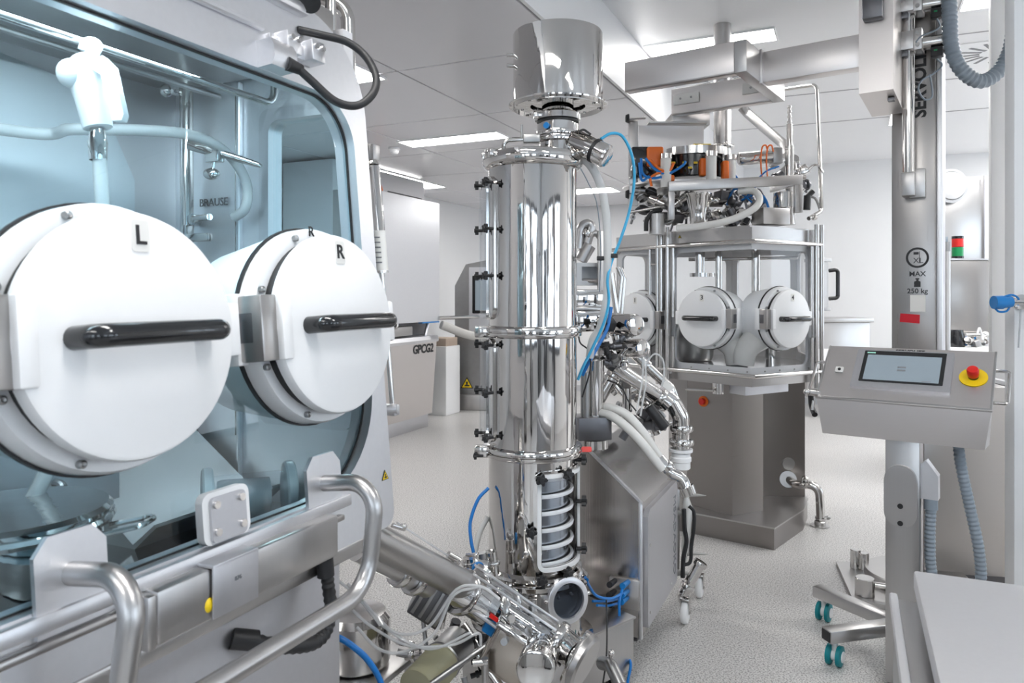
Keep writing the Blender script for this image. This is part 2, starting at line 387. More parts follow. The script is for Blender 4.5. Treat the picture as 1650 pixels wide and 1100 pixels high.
# front frame
outer = rrect(-1.1, 1.452, hz(.972), hz(2.115), [.20,.05,.04,.035], 12); inner = rrect(.40, 1.40, hz(1.085), hz(1.94), [.11,.12,.16,.21], 12)
O('front_frame', MB().ring(outer, inner, GP, -.055, 0), M['frame'], iso)
inn2 = [(x+(.9-x)*.005, y+(-.05-y)*.007) for x, y in inner]
ga = O('glass_pane', MB().prism(inner, GP, -.034, -.026), M['glassiso'], iso)
O('glass_seal', MB().ring(inner, inn2, GP, -.026, -.021), M['rubber'], ga)
O('canopy_rib', MB().box((-1.1,0,hz(2.015)), (1.12,.012,hz(2.028)), G, .003, 1), M['frame'], iso)
O('canopy_lip', MB().box((-1.1,-.03,hz(2.085)), (1.25,.022,hz(2.11)), G, .008), M['frame'], iso)
O('sill_rail', MB().box((.28,0,hz(1.058)), (1.28,.016,hz(1.082)), G, .004), M['frame'], iso)
O('sill_step', MB().box((.30,0,hz(1.035)), (1.25,.018,hz(1.047)), G, .003), M['brush'], iso)
# lower cabinet
O('lower_ledge', MB().box((-1.1,-1.5,.945), (1.33,-.955,.975), R, .006), M['satin'], iso)
O('lower_cabinet', MB().box((-1.1,-1.55,.06), (1.285,-.985,.946), R, .008), M['matte'], iso)
O('plinth', MB().box((-1.05,-1.5,0), (1.24,-1.03,.06), R), M['dark'], iso)
O('upper_housing', MB().box((-1.1,-1.66,2.15), (1.22,-1.15,2.55), R, .012), M['satin'], iso)
# box beam and cover below the sill
bmb = O('guard_beam', MB().box((.776,-.985,.982), (1.20,-.925,1.064), R, .006), M['satin'], iso)
O('beam_end_cap', MB().box((.762,-.988,.978), (.779,-.928,1.060), R, .005), M['satin'], bmb)
O('screw', MB().cyl(R(.757,-.957,1.02), R(.764,-.957,1.02), .007, n=12), M['polish2'], bmb)
O('beam_cover', MB().box((.873,-.985,1.064), (.972,-.917,1.071), R, .003).box((.873,-.9215,.985), (.972,-.917,1.071), R, .002), M['matte'], iso)
O('cover_plate', MB().prism(rrect(.895,.998,hz(1.085),hz(1.17),.016), GP, -.006, .010), M['white'], iso)
cp = O('bracket_plate', MB().prism(rrect(.908,.985,hz(1.088),hz(1.162),.01), GP, .010, .016), M['matte'], iso)
for (a, b) in ((.918,1.150),(.974,1.150),(.918,1.105),(.974,1.105)):
    O('screw', MB().cyl(G(a,.016,hz(b)), G(a,.021,hz(b)), .0065, n=12), M['polish2'], cp)
O('yellow_cap', MB().sphere(R(.872,-.931,1.008), .011, 8, sq=(1,1,1.3)), M['yellow'], bmb)
text('lettering', '876', .010, Fr(R(.925,-.9165,1.035), U, Z, V), M['greyink'], bmb)
# U shaped grab rail
gr = O('grab_rail', MB().tube(fillet([G(1.205,.006,hz(1.12)), G(1.205,.135,hz(1.125)), R(1.20,-.855,.925), R(.652,-.855,.925), G(.672,.135,hz(1.125)), G(.672,.006,hz(1.12))], .075, 8), .0165, 16), M['satin'], iso)
for sc_ in (.672, 1.205):
    O('rail_plate', MB().prism([(sc_-.052,hz(1.05)),(sc_+.052,hz(1.05)),(sc_+.052,hz(1.155)),(sc_+.032,hz(1.178)),(sc_-.032,hz(1.178)),(sc_-.052,hz(1.155))], GP, .001, .009), M['frame'], gr)
# warning triangle
def warning(o, fr, a, parent):
    """fr: x right, y up, z proud"""
    t = O('warning_sign', MB().prism([(-a,-a*.58),(a,-a*.58),(0,a*1.15)], fr, 0, .001), M['ink'], parent)
    O('sign_field', MB().prism([(-a*.8,-a*.47),(a*.8,-a*.47),(0,a*.9)], fr, .001, .0015), M['yellow'], t)
    O('sign_mark', MB().prism([(-a*.1,-a*.05),(a*.1,-a*.05),(a*.16,a*.45),(-a*.16,a*.45)], fr, .0015, .002).prism([(-a*.42,-a*.28),(a*.42,-a*.28),(a*.42,-a*.05),(-a*.3,-a*.02)], fr, .0015, .002), M['ink'], t)
warning(None, Fr(GP(1.425,hz(1.085),.0005), GP.x, GP.y, GP.z), .013, iso)
# glove ports
def port(fr, rc, letter, parent, flip=1, tagh=.80, mirror_hinge=True):
    """fr: x along, y up, z outwards; centre of the port on the glass"""
    fl = O('glove_port', MB().lathe([(rc*.86,-.004),(rc*1.10,-.004),(rc*1.10,.03),(rc*1.075,.042),(rc*.9,.042)], fr, 56), M['white'], parent)
    O('port_seal', MB().lathe([(rc*1.105,-.002),(rc*1.125,-.002),(rc*1.125,.006),(rc*1.105,.006)], fr, 56), M['rubber'], fl)
    O('port_funnel', MB().lathe([(rc*1.04,-.008),(rc*1.06,-.04),(rc*.95,-.16),(rc*.84,-.17),(rc*.84,-.0)], fr, 48), M['white'], fl)
    O('door_seal', MB().lathe([(0,.042),(rc*.955,.042),(rc*.955,.062),(0,.062)], fr, 56), M['rubber'], fl)
    cv = O('port_cover', MB().lathe([(0,.06),(rc*.97,.06),(rc,.066),(rc,.080),(rc*.985,.086),(rc*.955,.0885),(0,.0885)], fr, 72), M['white'], fl)
    for i in range(8):
        a = math.radians(22.5+45*i); c, d = rc*1.035*math.cos(a), rc*1.035*math.sin(a)
        O('bolt', MB().lathe([(0,.04),(rc*.034,.04),(rc*.034,.05),(rc*.02,.052),(0,.05)], Fr(fr(c,d,0), fr.x, fr.y, fr.z), 12), M['gun'], fl)
    L = rc*.62; zb = .0885; ho = rc*.20
    O('handle', MB().tube(fillet([fr(-L+.012,0,zb-.004), fr(-L+.012,0,zb+ho+.012), fr(L,0,zb+ho+.012), fr(L,0,zb-.004)], rc*.10, 7), rc*.092, 18), M['black'], fl)
    s_ = -1 if mirror_hinge else 1
    hg = O('hinge', MB().box((min(s_*rc*1.20,s_*rc*.93),-rc*.33,.012), (max(s_*rc*1.20,s_*rc*.93),rc*.33,.082), fr, .004), M['brush'], fl)
    mb = MB().box((min(s_*rc*1.24,s_*rc*1.1),-rc*.36,.0), (max(s_*rc*1.24,s_*rc*1.1),rc*.36,.03), fr, .003).box((min(s_*rc*.99,s_*rc*.84),-rc*.33,.072), (max(s_*rc*.99,s_*rc*.84),rc*.33,.096), fr, .004)
    O('hinge_block', mb, M['white'], fl)
    O('hinge_switch', MB().box((min(s_*rc*1.19,s_*rc*1.205),-rc*.14,.02), (max(s_*rc*1.19,s_*rc*1.205),rc*.16,.06), fr, .002), M['dark'], fl)
    O('latch', MB().box((min(-s_*rc*.94,-s_*rc*1.13),-rc*.25,.02), (max(-s_*rc*.94,-s_*rc*1.13),rc*.25,.080), fr, .006), M['white'], fl)
    if letter:
        tf = fr.move(rc*.05, rc*tagh, .0885)
        O('tag_plate', MB().prism(rrect(-rc*.085,rc*.085,-rc*.13,rc*.13,rc*.03,4), tf, 0, .0015), M['paper'], fl)
        text('lettering', letter, rc*.22, tf.move(0,0,.0022), M['ink'], fl, bold=.0006*rc/.18)
    return fl
for cs, let in ((.757,'L'), (1.226,'R')):
    port(Fr(G(cs,-.026,0), GP.x, GP.y, GP.z), .181, let, iso)
text('lettering', 'R', .03, Fr(G(1.226-.02,.018,.19), GP.x, GP.y, GP.z), M['ink'], iso)
# canopy fittings: sensor, clamp blocks, cable
sn_ = thing('cable_sensor', 'grey block sensor with black cable loop clamped on the isolator canopy', 'sensor', at(440,95,1.50))
f = Fr(at(440,92,1.46), U, G.y, G.z)
O('sensor_body', MB().prism([(-.022,-.026),(.022,-.026),(.03,-.012),(.03,.012),(.022,.026),(-.022,.026),(-.03,.012),(-.03,-.012)], Fr(f.o, f.y, f.z, f.x), -.03, .035), M['frame'], sn_)
O('plug', MB().cyl(at(462,102,1.46), at(484,112,1.49), .014, .011), M['rubber'], sn_)
O('cable', MB().tube(spline([at(478,108,1.48), at(502,130,1.50), at(540,163,1.52), at(575,170,1.54), at(600,152,1.56), at(606,125,1.58), at(590,92,1.60), at(560,68,1.60), at(520,57,1.58), at(480,48,1.56)], 8), .0085, 12), M['rubber'], sn_)
for (px, py, d) in ((463,72,1.50),(502,86,1.56)):
    c = at(px,py,d); f = Fr(c, U, G.y, G.z)
    b = O('clamp_block', MB().box((-.02,-.02,-.022), (.02,.02,.022), f, .003).box((-.045,-.02,-.02), (-.015,-.004,.012), f, .002), M['frame'], sn_)
    for q in (-.01, .01): O('screw', MB().cyl(f(q,.02,.008), f(q,.026,.008), .006, n=10), M['polish2'], b)
# camera-like black valve head on the roof
vh = thing('black_valve_head', 'black valve head with steel ring on top of the isolator roof', 'valve', at(485,40,1.62))
O('body', MB().cyl(at(488,48,1.66), at(483,-25,1.66), .028, .03), M['black'], vh)
O('collar', MB().cyl(at(487,24,1.66), at(486,20,1.66), .0305), M['polish2'], vh)
O('knob', MB().cyl(at(484,0,1.65), at(500,4,1.55), .026, .022), M['black'], vh)
O('foot', MB().box((-.03,-.03,-.03), (.045,.02,.01), Fr(at(500,46,1.66), U, V, Z), .006), M['rubber'], vh)
O('steel_eye', MB().torus(Fr(at(469,24,1.60), U, Z, V), .014, .006, 20, 8), M['polish2'], vh)
O('eye_bracket', MB().box((-.018,-.005,-.035), (.018,.008,.03), Fr(at(467,24,1.63), U, V, Z), .004), M['gun'], vh)
ep = thing('roof_pipes', 'polished steel pipes rising from the isolator roof behind its canopy', 'pipe', at(550,80,1.85))
O('straight_pipe', MB().cyl(at(534,66,1.8), at(534,-60,1.8), .0115), M['polish2'], ep)
O('bent_pipe', MB().tube(fillet([at(500,-10,2.0), at(560,12,2.0), at(562,120,2.0)], .06, 8), .019, 16), M['polish2'], ep)
O('loop_wire', MB().tube(spline([at(515,14,1.82), at(524,14,1.82), at(526,0,1.82), at(522,-15,1.82)]), .0025, 6), M['rubber'], ep)
# gas strut
gsx = thing('gas_strut', 'steel gas strut with printed label on the isolator side', 'strut', at(628,655,1.80))
O('cylinder', MB().cyl(at(601,268,1.80), at(615,440,1.80), .0165, n=24), M['polish'], gsx)
O('neck', MB().lathe([(.006,0),(.0065,.02),(.0165,.035)], axisframe(at(599,242,1.80), at(601,268,1.80)-at(599,242,1.80)), 20), M['polish'], gsx)
O('label_sleeve', MB().cyl(at(609.5,372,1.80), at(614.5,436,1.80), .0168, n=24), M['paper'], gsx)
for k in range(6):
    O('print_line', MB().box((-.011,-.0172,0), (.006,-.0165,.003), Fr(at(610+k*.7,384+k*8,1.80), (1,0,0), (0,1,0), Z)), M['greyink'], gsx)
O('rod', MB().cyl(at(615,440,1.80), at(632,652,1.80), .0065, n=16), M['polish2'], gsx)
O('top_fork', MB().box((-.012,-.012,-.018), (.016,.012,.02), Fr(at(600,246,1.80), U, V, Z), .003).box((-.045,-.03,-.03), (-.01,.0,.03), Fr(at(600,252,1.80), U, V, Z), .003), M['satin'], gsx)
O('bottom_bracket', MB().box((-.10,-.012,-.013), (.018,.012,.013), Fr(at(630,660,1.80), V, U, Z), .003).cyl(at(620,660,1.79), at(640,658,1.79), .012), M['frame'], gsx)
# ------------------------------------------------------------------ inside the chamber
M['hatch'] = mat('pale hatch plate', (.84,.88,.92), .4, 0, noise=.02, nscale=8)
ih = thing('interior_hatch', 'pale rounded hatch plate on the isolator back wall behind the spray gun', 'hatch', R(1.0,-1.60,1.05))
FB = Fr(R(0,-1.613,0), U, Z, V)
O('plate', MB().prism([(.62,1.05),(1.30,1.05),(1.30,1.62),(1.27,1.66),(1.27,1.78),(1.17,1.97),(.95,2.0),(.62,1.82)], FB, 0, .02), M['hatch'], ih)
O('latch_bar', MB().prism(rrect(1.285,1.31,1.2,1.62,.008,3), FB, .02, .035), M['satin'], ih)
rl = thing('hanging_rail', 'steel rail crossing the isolator chamber below its roof', 'rail', R(.8,-1.23,1.93))
O('bar', MB().tube(fillet([R(.0,-1.23,1.946), R(1.35,-1.23,1.946), R(1.36,-1.23,2.035)], .03, 5), .0085, 12), M['polish'], rl)
O('upper_bar', MB().cyl(R(.0,-1.45,2.0), R(1.40,-1.45,2.0), .007, n=10), M['satin'], rl)
# white spray gun
sg = thing('spray_gun', 'white plastic wash gun hanging from the chamber rail', 'spray gun', at(155,235,1.30))
def gp(px, py, d=1.30): return at(px, py, d)
O('body', MB().tube([gp(134,92), gp(137,100), gp(140,125), gp(148,160), gp(158,206)], 0, 16, True, [.020,.030,.032,.027,.024]), M['white'], sg)
O('nozzle', MB().sphere(gp(114,118,1.28), .0225, 10, sq=(1,1,1.12)).tube([gp(114,116,1.28), gp(135,114,1.3)], .022, 16), M['white'], sg)
O('hook', MB().tube(fillet([gp(140,100), gp(150,84), gp(158,72), gp(140,68), gp(136,82)], .012, 4), .011, 10), M['white'], sg)
O('trigger', MB().prism([(-.030,.052),(.002,.062),(.016,.040),(.016,-.045),(.010,-.055),(-.006,-.052),(-.008,.03)], Fr(gp(180,148,1.285), Vector((.97,0,.22)), Vector((-.22,0,.97)), (0,-1,0)), -.009, .009), M['white'], sg)
O('neck', MB().lathe([(.014,0),(.016,.03),(.012,.055)], axisframe(gp(158,258), gp(157,210)-gp(158,258)), 16), M['polish'], sg)
O('hose', MB().tube(spline([gp(158,212), gp(160,250), gp(165,330), gp(172,430,1.35)]), .0115, 12), M['hose'], sg)
ho = thing('silicone_hose', 'milky silicone hose looping through the isolator chamber', 'hose', R(.9,-1.4,1.3))
O('run', MB().tube(spline([R(.05,-1.33,1.77), at(0,208,1.42), at(120,208,1.5), at(230,210,1.58), at(300,216,1.66), at(345,232,1.72), at(380,262,1.78), at(398,300,1.80), at(395,335,1.80), at(378,350,1.82)], 8), .012, 12), M['hose'], ho)
nz = thing('spray_lance', 'small steel spray lance clipped to the chamber wall', 'spray lance', at(355,250,1.74))
O('lance', MB().tube([at(305,232,1.74), at(345,243,1.74), at(350,245,1.74), at(415,265,1.74), at(421,268,1.74)], 0, 12, True, [.014,.014,.010,.007,.004]), M['polish'], nz)
O('clip', MB().box((-.012,-.02,-.02), (.012,.02,.02), Fr(at(346,248,1.74), U, V, Z), .003), M['polish2'], nz)
O('clip_knob', MB().sphere(at(341,280,1.74), .014, 8, sq=(1.4,1,1)).cyl(at(345,258,1.74), at(342,276,1.74), .005), M['polish'], nz)
vl = thing('shower_valve', 'small steel shower valve with lever below the BRAUSE lettering', 'valve', at(340,350,1.86))
FW = Fr(R(1.405,0,0), -V, Z, -U)
O('body', MB().cyl(R(1.405,-1.535,1.69), R(1.36,-1.50,1.69), .014).cyl(R(1.37,-1.51,1.69), R(1.34,-1.42,1.69), .011, .008), M['polish'], vl)
O('lever', MB().box((-.01,-.03,-.012), (.01,.05,.008), Fr(R(1.36,-1.49,1.645), U, V, Z), .004).box((-.01,-.04,-.02), (.01,-.02,.03), Fr(R(1.36,-1.49,1.645), U, V, Z), .002), M['polish2'], vl)
text('lettering', 'BRAUSE', .028, Fr(R(1.404,-1.475,1.735), V, Z, -U), M['greyink'], iso)
sp = thing('chamber_standpipe', 'vertical steel standpipe in the rear corner of the chamber', 'pipe', R(1.34,-1.55,1.0))
O('pipe', MB().tube(fillet([at(262,75,1.86), at(270,100,1.88), at(300,108,1.88), at(303,700,1.88)], .04, 6), .016, 14), M['polish2'], sp)
O('clip', MB().box((-.03,-.012,-.014), (.025,.012,.014), Fr(at(290,146,1.88), U, V, Z), .004).sphere(at(268,146,1.86), .016, 8), M['polish'], sp)
O('second_pipe', MB().cyl(at(384,150,1.86), at(384,700,1.86), .008), M['polish2'], sp)
# polished pot, jar, trough, board at the bottom of the chamber
pt = thing('polished_pot', 'polished round pot standing on the chamber floor by the left plate', 'pot', R(.74,-1.21,1.0))
fp = Fr(R(.74,-1.21,1.0), (1,0,0), (0,1,0), Z)
O('pot_body', MB().lathe([(0,0),(.125,0),(.13,.01),(.13,.13),(.142,.14),(.145,.155),(.138,.162),(.0,.165)], fp, 48), M['polish'], pt)
O('clamp_ring', MB().torus(fp.move(0,0,.14), .14, .009, 48, 8), M['polish'], pt)
O('handle', MB().tube(fillet([fp(.13,.05,.12), fp(.2,.08,.13), fp(.2,.02,.13), fp(.135,-.01,.12)], .02), .005, 8), M['polish2'], pt)
hs = tag(O('feed_hose', MB().tube(spline([R(.80,-1.25,1.155), R(.84,-1.27,1.20), R(.90,-1.30,1.32), R(.92,-1.32,1.5)]), .013, 12), M['hose']), 'milky feed hose leading up out of the polished pot', 'hose')
jr = thing('acrylic_jar', 'clear tube with two pale end rings lying on the chamber floor', 'jar', R(1.22,-1.16,1.0))
ja, jb = R(1.13,-1.22,1.07), R(1.27,-1.10,1.07); jf = axisframe(ja, jb-ja); jl = (jb-ja).length
O('barrel', MB().lathe([(.052,0),(.052,jl)], jf, 32), M['acryl'], jr)
for q in (0, jl-.02): O('end_ring', MB().lathe([(0,q),(.066,q),(.07,q+.004),(.07,q+.018),(.066,q+.022),(.05,q+.022)], jf, 32), M['white'], jr)
O('content', MB().lathe([(0,.03),(.04,.03),(.043,.04),(.04,jl-.05),(0,jl-.05)], jf, 20), M['vinyl'], jr)
bd = thing('glove_board', 'pale round cornered board leaning at the rear of the chamber', 'board', R(1.0,-1.5,1.0))
O('board', MB().prism(rrect(.80,1.07,1.0,1.30,[.01,.01,.01,.04]), Fr(R(0,-1.40,0), U, Z, V), 0, .012), M['matte'], bd)
O('grip', MB().tube(fillet([R(.93,-1.385,1.06), R(.93,-1.36,1.06), R(.93,-1.36,1.14), R(.93,-1.385,1.14)], .015), .008, 10), M['gun'], bd)
tr = thing('steel_trough', 'folded steel trough along the rear of the chamber floor', 'trough', R(1.2,-1.45,1.0))
O('tray', MB().prism([(-1.60,1.0),(-1.28,1.0),(-1.22,1.05),(-1.225,1.055),(-1.285,1.008),(-1.60,1.22)], Fr(R(0,0,0), V, Z, U), 1.02, 1.38), M['satin'], tr)
gl = thing('chamber_lamp', 'strip light under the isolator roof', 'light', R(.7,-1.3,2.02))
O('housing', MB().box((.2,-1.20,2.012), (1.2,-1.12,2.03), R, .003), M['white'], gl)
O('tube', MB().box((.22,-1.195,2.008), (1.18,-1.125,2.012), R), mat('chamber lamp tube', (.9,.95,1), .5, 0, noise=.01, emit=(.86,.95,1.0), es=15), gl)
# black armoured cable and sleeves below the beam
bc = thing('black_conduit', 'black ribbed conduit looping below the isolator guard beam', 'cable', R(1.1,-.95,.9))
path = spline([R(1.18,-.945,.985), R(1.185,-.94,.93), R(1.18,-.93,.87), R(1.14,-.925,.84), R(1.07,-.935,.855), R(1.0,-.97,.89)], 10)
rs = [.0135 if i % 2 else .0115 for i in range(len(path))]
O('ribbed_hose', MB().tube(path, 0, 12, True, rs), M['rubber'], bc)
O('gland', MB().cyl(R(1.18,-.945,.985), R(1.182,-.943,.945), .017), M['rubber'], bc)
O('entry_gland', MB().cyl(R(1.015,-.962,.884), R(.98,-.988,.898), .018), M['rubber'], bc)

# ================================================================== polished column
class Cyl:
    """x = arc length from the camera side (rightwards), y = height, z = radial offset, on a cylinder"""
    def __init__(s, o, r, a): s.o, s.r, s.a = Vector(o), r, math.radians(a)
    def __call__(s, x, y, z):
        t = s.a + x/s.r; q = s.r+z
        return s.o + Vector((q*math.cos(t), q*math.sin(t), y))
def dense(poly, step=.012):
    out = []
    for i, p in enumerate(poly):
        q = poly[(i+1) % len(poly)]; n = max(1, int(math.hypot(q[0]-p[0], q[1]-p[1])/step))
        out += [(p[0]+(q[0]-p[0])*k/n, p[1]+(q[1]-p[1])*k/n) for k in range(n)]
    return out
def sheet(fr, x0, x1, y0, y1, z, nx=16, ny=1):
    mb = MB(); vs = [fr(x0+(x1-x0)*i/nx, y0+(y1-y0)*j/ny, z) for j in range(ny+1) for i in range(nx+1)]
    return mb.add(vs, [(j*(nx+1)+i, j*(nx+1)+i+1, (j+1)*(nx+1)+i+1, (j+1)*(nx+1)+i) for j in range(ny) for i in range(nx)])
def ringcurve(fr, x0, x1, y0, y1, r, wd, z0, z1):
    o = rrect(x0, x1, y0, y1, r, 5); i = rrect(x0+wd, x1-wd, y0+wd, y1-wd, max(r-wd, .004), 5)
    od, idn = [], []
    for k in range(len(o)):
        p, q = o[k], o[(k+1) % len(o)]; a, b = i[k], i[(k+1) % len(i)]; n = max(1, int(math.hypot(q[0]-p[0], q[1]-p[1])/.012))
        for m_ in range(n):
            f = m_/n; od.append((p[0]+(q[0]-p[0])*f, p[1]+(q[1]-p[1])*f)); idn.append((a[0]+(b[0]-a[0])*f, a[1]+(b[1]-a[1])*f))
    return MB().ring(od, idn, fr, z0, z1)
def star_knob(p, axis, r, parent, stem=.02, name='star_knob'):
    f = axisframe(p, axis); pts = []
    for i in range(30):
        a = 2*math.pi*i/30; q = r*(.80+.20*math.cos(5*a)); pts.append((q*math.cos(a), q*math.sin(a)))
    mb = MB().prism(pts, f, stem, stem+r*.75).cyl(f(0,0,stem+r*.75), f(0,0,stem+r*.95), r*.55, r*.4, 14).cyl(f(0,0,-.004), f(0,0,stem), r*.35, None, 10)
    return O(name, mb, M['rubber'], parent)
XC, DC = .0745, 2.70; kc = DC/F
def zc(y): return H-(y-HY)*kc
cf = Fr((XC, DC, 0), (1,0,0), (0,1,0), Z); RC = .160
col = thing('filter_column', 'tall mirror polished steel filter column in the middle of the room', 'column', (XC, DC, .25))
z4, z3, z2, z1 = zc(915), zc(722), zc(533), zc(258)
O('upper_shell', MB().lathe([(RC,z2+.012),(RC,z1-.03)], cf, 96), M['polish'], col)
O('middle_shell', MB().lathe([(RC,z3+.012),(RC,z2-.012)], cf, 96), M['polish'], col)
wz0, wz1 = zc(893), zc(750); a0, a1 = -86, 2
mb = MB().lathe([(RC,z4+.01),(RC,wz0+.012)], cf, 96).lathe([(RC,wz1-.012),(RC,z3-.012)], cf, 96).lathe([(RC,wz0+.012),(RC,wz1-.012)], cf, 80, a1-6, a0+360+6)
O('lower_shell', mb, M['polish'], col)
def flange(z, name='clamp_flange', r=.178, h=.016):
    O(name, MB().lathe([(RC-.002,z-h-.006),(RC+.008,z-h-.004),(r,z-h),(r+.002,z-h+.004),(r+.002,z-.003),(r-.004,z-.001),(r-.004,z+.001),(r+.002,z+.003),(r+.002,z+h-.004),(r,z+h),(RC+.008,z+h+.004),(RC-.002,z+h+.006)], cf, 96), M['polish'], col)
flange(z2); flange(z3)
O('bottom_flange', MB().lathe([(RC-.004,z4-.03),(.176,z4-.028),(.182,z4-.02),(.182,z4-.006),(.174,z4),(.174,z4+.006),(.180,z4+.012),(.178,z4+.022),(RC,z4+.03)], cf, 96), M['polish'], col)
O('lid_flange', MB().lathe([(RC-.002,z1-.04),(RC+.01,z1-.036),(.178,z1-.028),(.182,z1-.02),(.182,z1+.004),(.176,z1+.014),(.15,z1+.022),(.09,z1+.034),(0,z1+.036)], cf, 96), M['polish'], col)
# clamp locks at the left of each flange
for zz in (z2, z3):
    q = O('clamp_lock', MB().box((-.02,-.03,-.02), (.02,.03,.02), Fr((XC-.178,DC-.05,zz),(0,1,0),(-1,0,0),Z), .005).cyl((XC-.20,DC-.06,zz), (XC-.20,DC+.0,zz), .009), M['polish2'], col)
star_knob((XC-.18,DC-.07,z3-.012), (-1,-.1,0), .013, col)
# wide window at the lower right with rings inside
cw = Cyl((XC,DC,0), RC, (a0+a1)/2); half = math.radians((a1-a0)/2)*RC
wn_ = O('window_frame', ringcurve(cw, -half, half, wz0-.005, wz1+.005, .03, .013, .002, .012), M['white'], col)
O('window_pane', sheet(cw, -half+.01, half-.01, wz0+.008, wz1-.008, .006, 24), M['acryl'], wn_)
O('seal_strip', ringcurve(cw, -half-.012, half+.012, wz0-.016, wz1+.016, .035, .012, .0, .005), M['polish2'], wn_)
M['core'] = mat('blue grey filter core', (.42,.46,.52), .22, 1, noise=.1, nscale=6)
O('filter_core', MB().lathe([(.130,z4+.02),(.130,z3-.02)], cf, 64), M['core'], col)
O('inner_shell', MB().lathe([(RC-.004,z4+.02),(RC-.004,z3-.02)], cf, 60, 8, 264), M['brushv'], col)
for i in range(6):
    zz = wz0+.01+i*.0585
    d_ = O('filter_disc', MB().lathe([(.08,zz),(.140,zz),(.140,zz+.003),(.08,zz+.003)], cf, 64), M['gun'], col)
    O('disc_seal', MB().lathe([(.138,zz-.003),(.148,zz-.004),(.150,zz+.003),(.148,zz+.009),(.138,zz+.008)], cf, 64), M['white'], d_)
for (ang, y) in ((-82,753),(-50,749),(-93,832),(-82,905),(-50,899),(-8,738),(-6,805),(-8,880)):
    a = math.radians(ang); n_ = Vector((math.cos(a), math.sin(a), 0))
    star_knob(Vector((XC,DC,zc(y)+.18*math.sin(-a)*0)) + n_*(RC+.002), n_, .0215, col, .016)
# two long side windows on the left with black knobs
for (y0, y1, ks) in ((512,290,(300,372,445)), (705,545,(553,627,696))):
    cl = Cyl((XC,DC,0), RC, 193); zb, zt = zc(y0), zc(y1); hw = .055
    fw = O('side_window', ringcurve(cl, -hw, hw, zb, zt, .035, .014, .0, .034), M['acryl'], col)
    O('side_pane', sheet(cl, -hw+.005, hw-.005, zb+.006, zt-.006, .03, 12), M['acryl'], fw)
    O('side_rim', ringcurve(cl, -hw-.004, hw+.004, zb-.004, zt+.004, .036, .008, .0, .01), M['polish2'], fw)
    for y in ks:
        for ang in (183, 214):
            a = math.radians(ang); n_ = Vector((math.cos(a), math.sin(a), 0)); star_knob(Vector((XC,DC,zc(y))) + n_*(RC+.014), n_, .0165, col, .022)
# neck, sight rings and the drum on top
nf = Fr((XC+.092, DC, 0), (1,0,0), (0,1,0), Z); zt0 = z1+.02
O('neck', MB().lathe([(.066,zt0),(.066,zt0+.04),(.078,zt0+.045),(.080,zt0+.055),(.078,zt0+.062),(.066,zt0+.066),(.066,zc(222)),(.080,zc(221)),(.082,zc(218)),(.080,zc(214)),(.075,zc(213)),(.075,zc(202)),(.066,zc(201)),(.066,zc(196)),(.083,zc(195)),(.084,zc(186)),(.080,zc(184)),(.058,zc(182)),(.058,zc(166))], nf, 64), M['polish'], col)
O('neck_seal', MB().lathe([(.0665,zc(198)),(.076,zc(198)),(.076,zc(196)),(.0665,zc(196))], nf, 48), M['rubber'], col)
O('blue_marker', MB().cyl(nf(-.043,-.066,zc(209)), nf(-.046,-.072,zc(209)), .011), M['bluep'], col)
O('clamp_lock', MB().box((-.02,-.02,-.012), (.025,.02,.012), Fr(nf(-.07,-.04,zc(189)),(1,0,0),(0,1,0),Z), .004), M['polish2'], col)
dr = O('drum', MB().lathe([(.1625,zc(176)),(.1625,zc(58)),(.160,zc(56)),(.157,zc(58)),(.157,zc(70)),(0,zc(70))], nf, 96), M['polish'], col)
O('drum_base', MB().lathe([(.05,zc(168)),(.178,zc(169)),(.179,zc(170)),(.178,zc(172)),(.1,zc(172))], nf, 96), M['polish'], dr)
for i in range(12):
    a = 2*math.pi*(i+.3)/12; rr = .135 if i % 2 else .155
    O('bolt', MB().cyl(nf(rr*math.cos(a),rr*math.sin(a),zc(170.5)), nf(rr*math.cos(a),rr*math.sin(a),zc(173.5)), .006, None, 10), M['polish2'], dr)
for y in (92, 109): O('nozzle', MB().cyl(nf(-.155,-.02,zc(y)), nf(-.185,-.025,zc(y)), .0075, None, 12), M['polish2'], dr)
# lid fittings
O('lid_pipe', MB().tube(fillet([cf(-.105,-.06,z1+.01), cf(-.105,-.06,z1+.06), cf(-.02,-.06,z1+.065)], .03), .008, 10), M['polish2'], col)
O('lid_valve', MB().box((-.03,-.015,-.012), (.03,.015,.018), Fr(cf(-.005,-.06,z1+.062),(1,0,0),(0,1,0),Z), .004).cyl(cf(-.04,-.06,z1+.06), cf(-.04,-.06,z1+.115), .004), M['gun'], col)
for (dx, dy) in ((-.15,-.09),(-.163,-.04),(-.14,-.115)):
    O('lid_clamp', MB().box((-.035,-.009,-.012), (.02,.009,.014), Fr(cf(dx,dy,z1+.005), Vector((dx,dy,0)).normalized(), Vector((-dy,dx,0)).normalized(), Z), .004), M['polish2'], col)
ac = thing('valve_actuator', 'polished cylinder actuator with black band at the column neck', 'actuator', at(955,245,2.66))
aa, ab = at(925,226,2.66), at(979,253,2.60); fa = axisframe(aa, ab-aa); la = (ab-aa).length
O('cylinder', MB().lathe([(0,0),(.040,0),(.042,.004),(.042,la-.006),(.036,la),(0,la)], fa, 40), M['polish'], ac)
O('band', MB().lathe([(.0425,la*.60),(.044,la*.60),(.044,la*.68),(.0425,la*.68)], fa, 40), M['rubber'], ac)
O('mount', MB().cyl(at(912,224,2.68), at(928,232,2.66), .02).box((-.012,-.03,-.035), (.012,.03,.035), Fr(at(921,228,2.67),(1,0,0),(0,1,0),Z), .004), M['gun'], ac)
O('lever', MB().tube(spline([at(932,212,2.62), at(940,209,2.62), at(947,213,2.62), at(952,217,2.62)]), .004, 8), M['rubber'], ac)
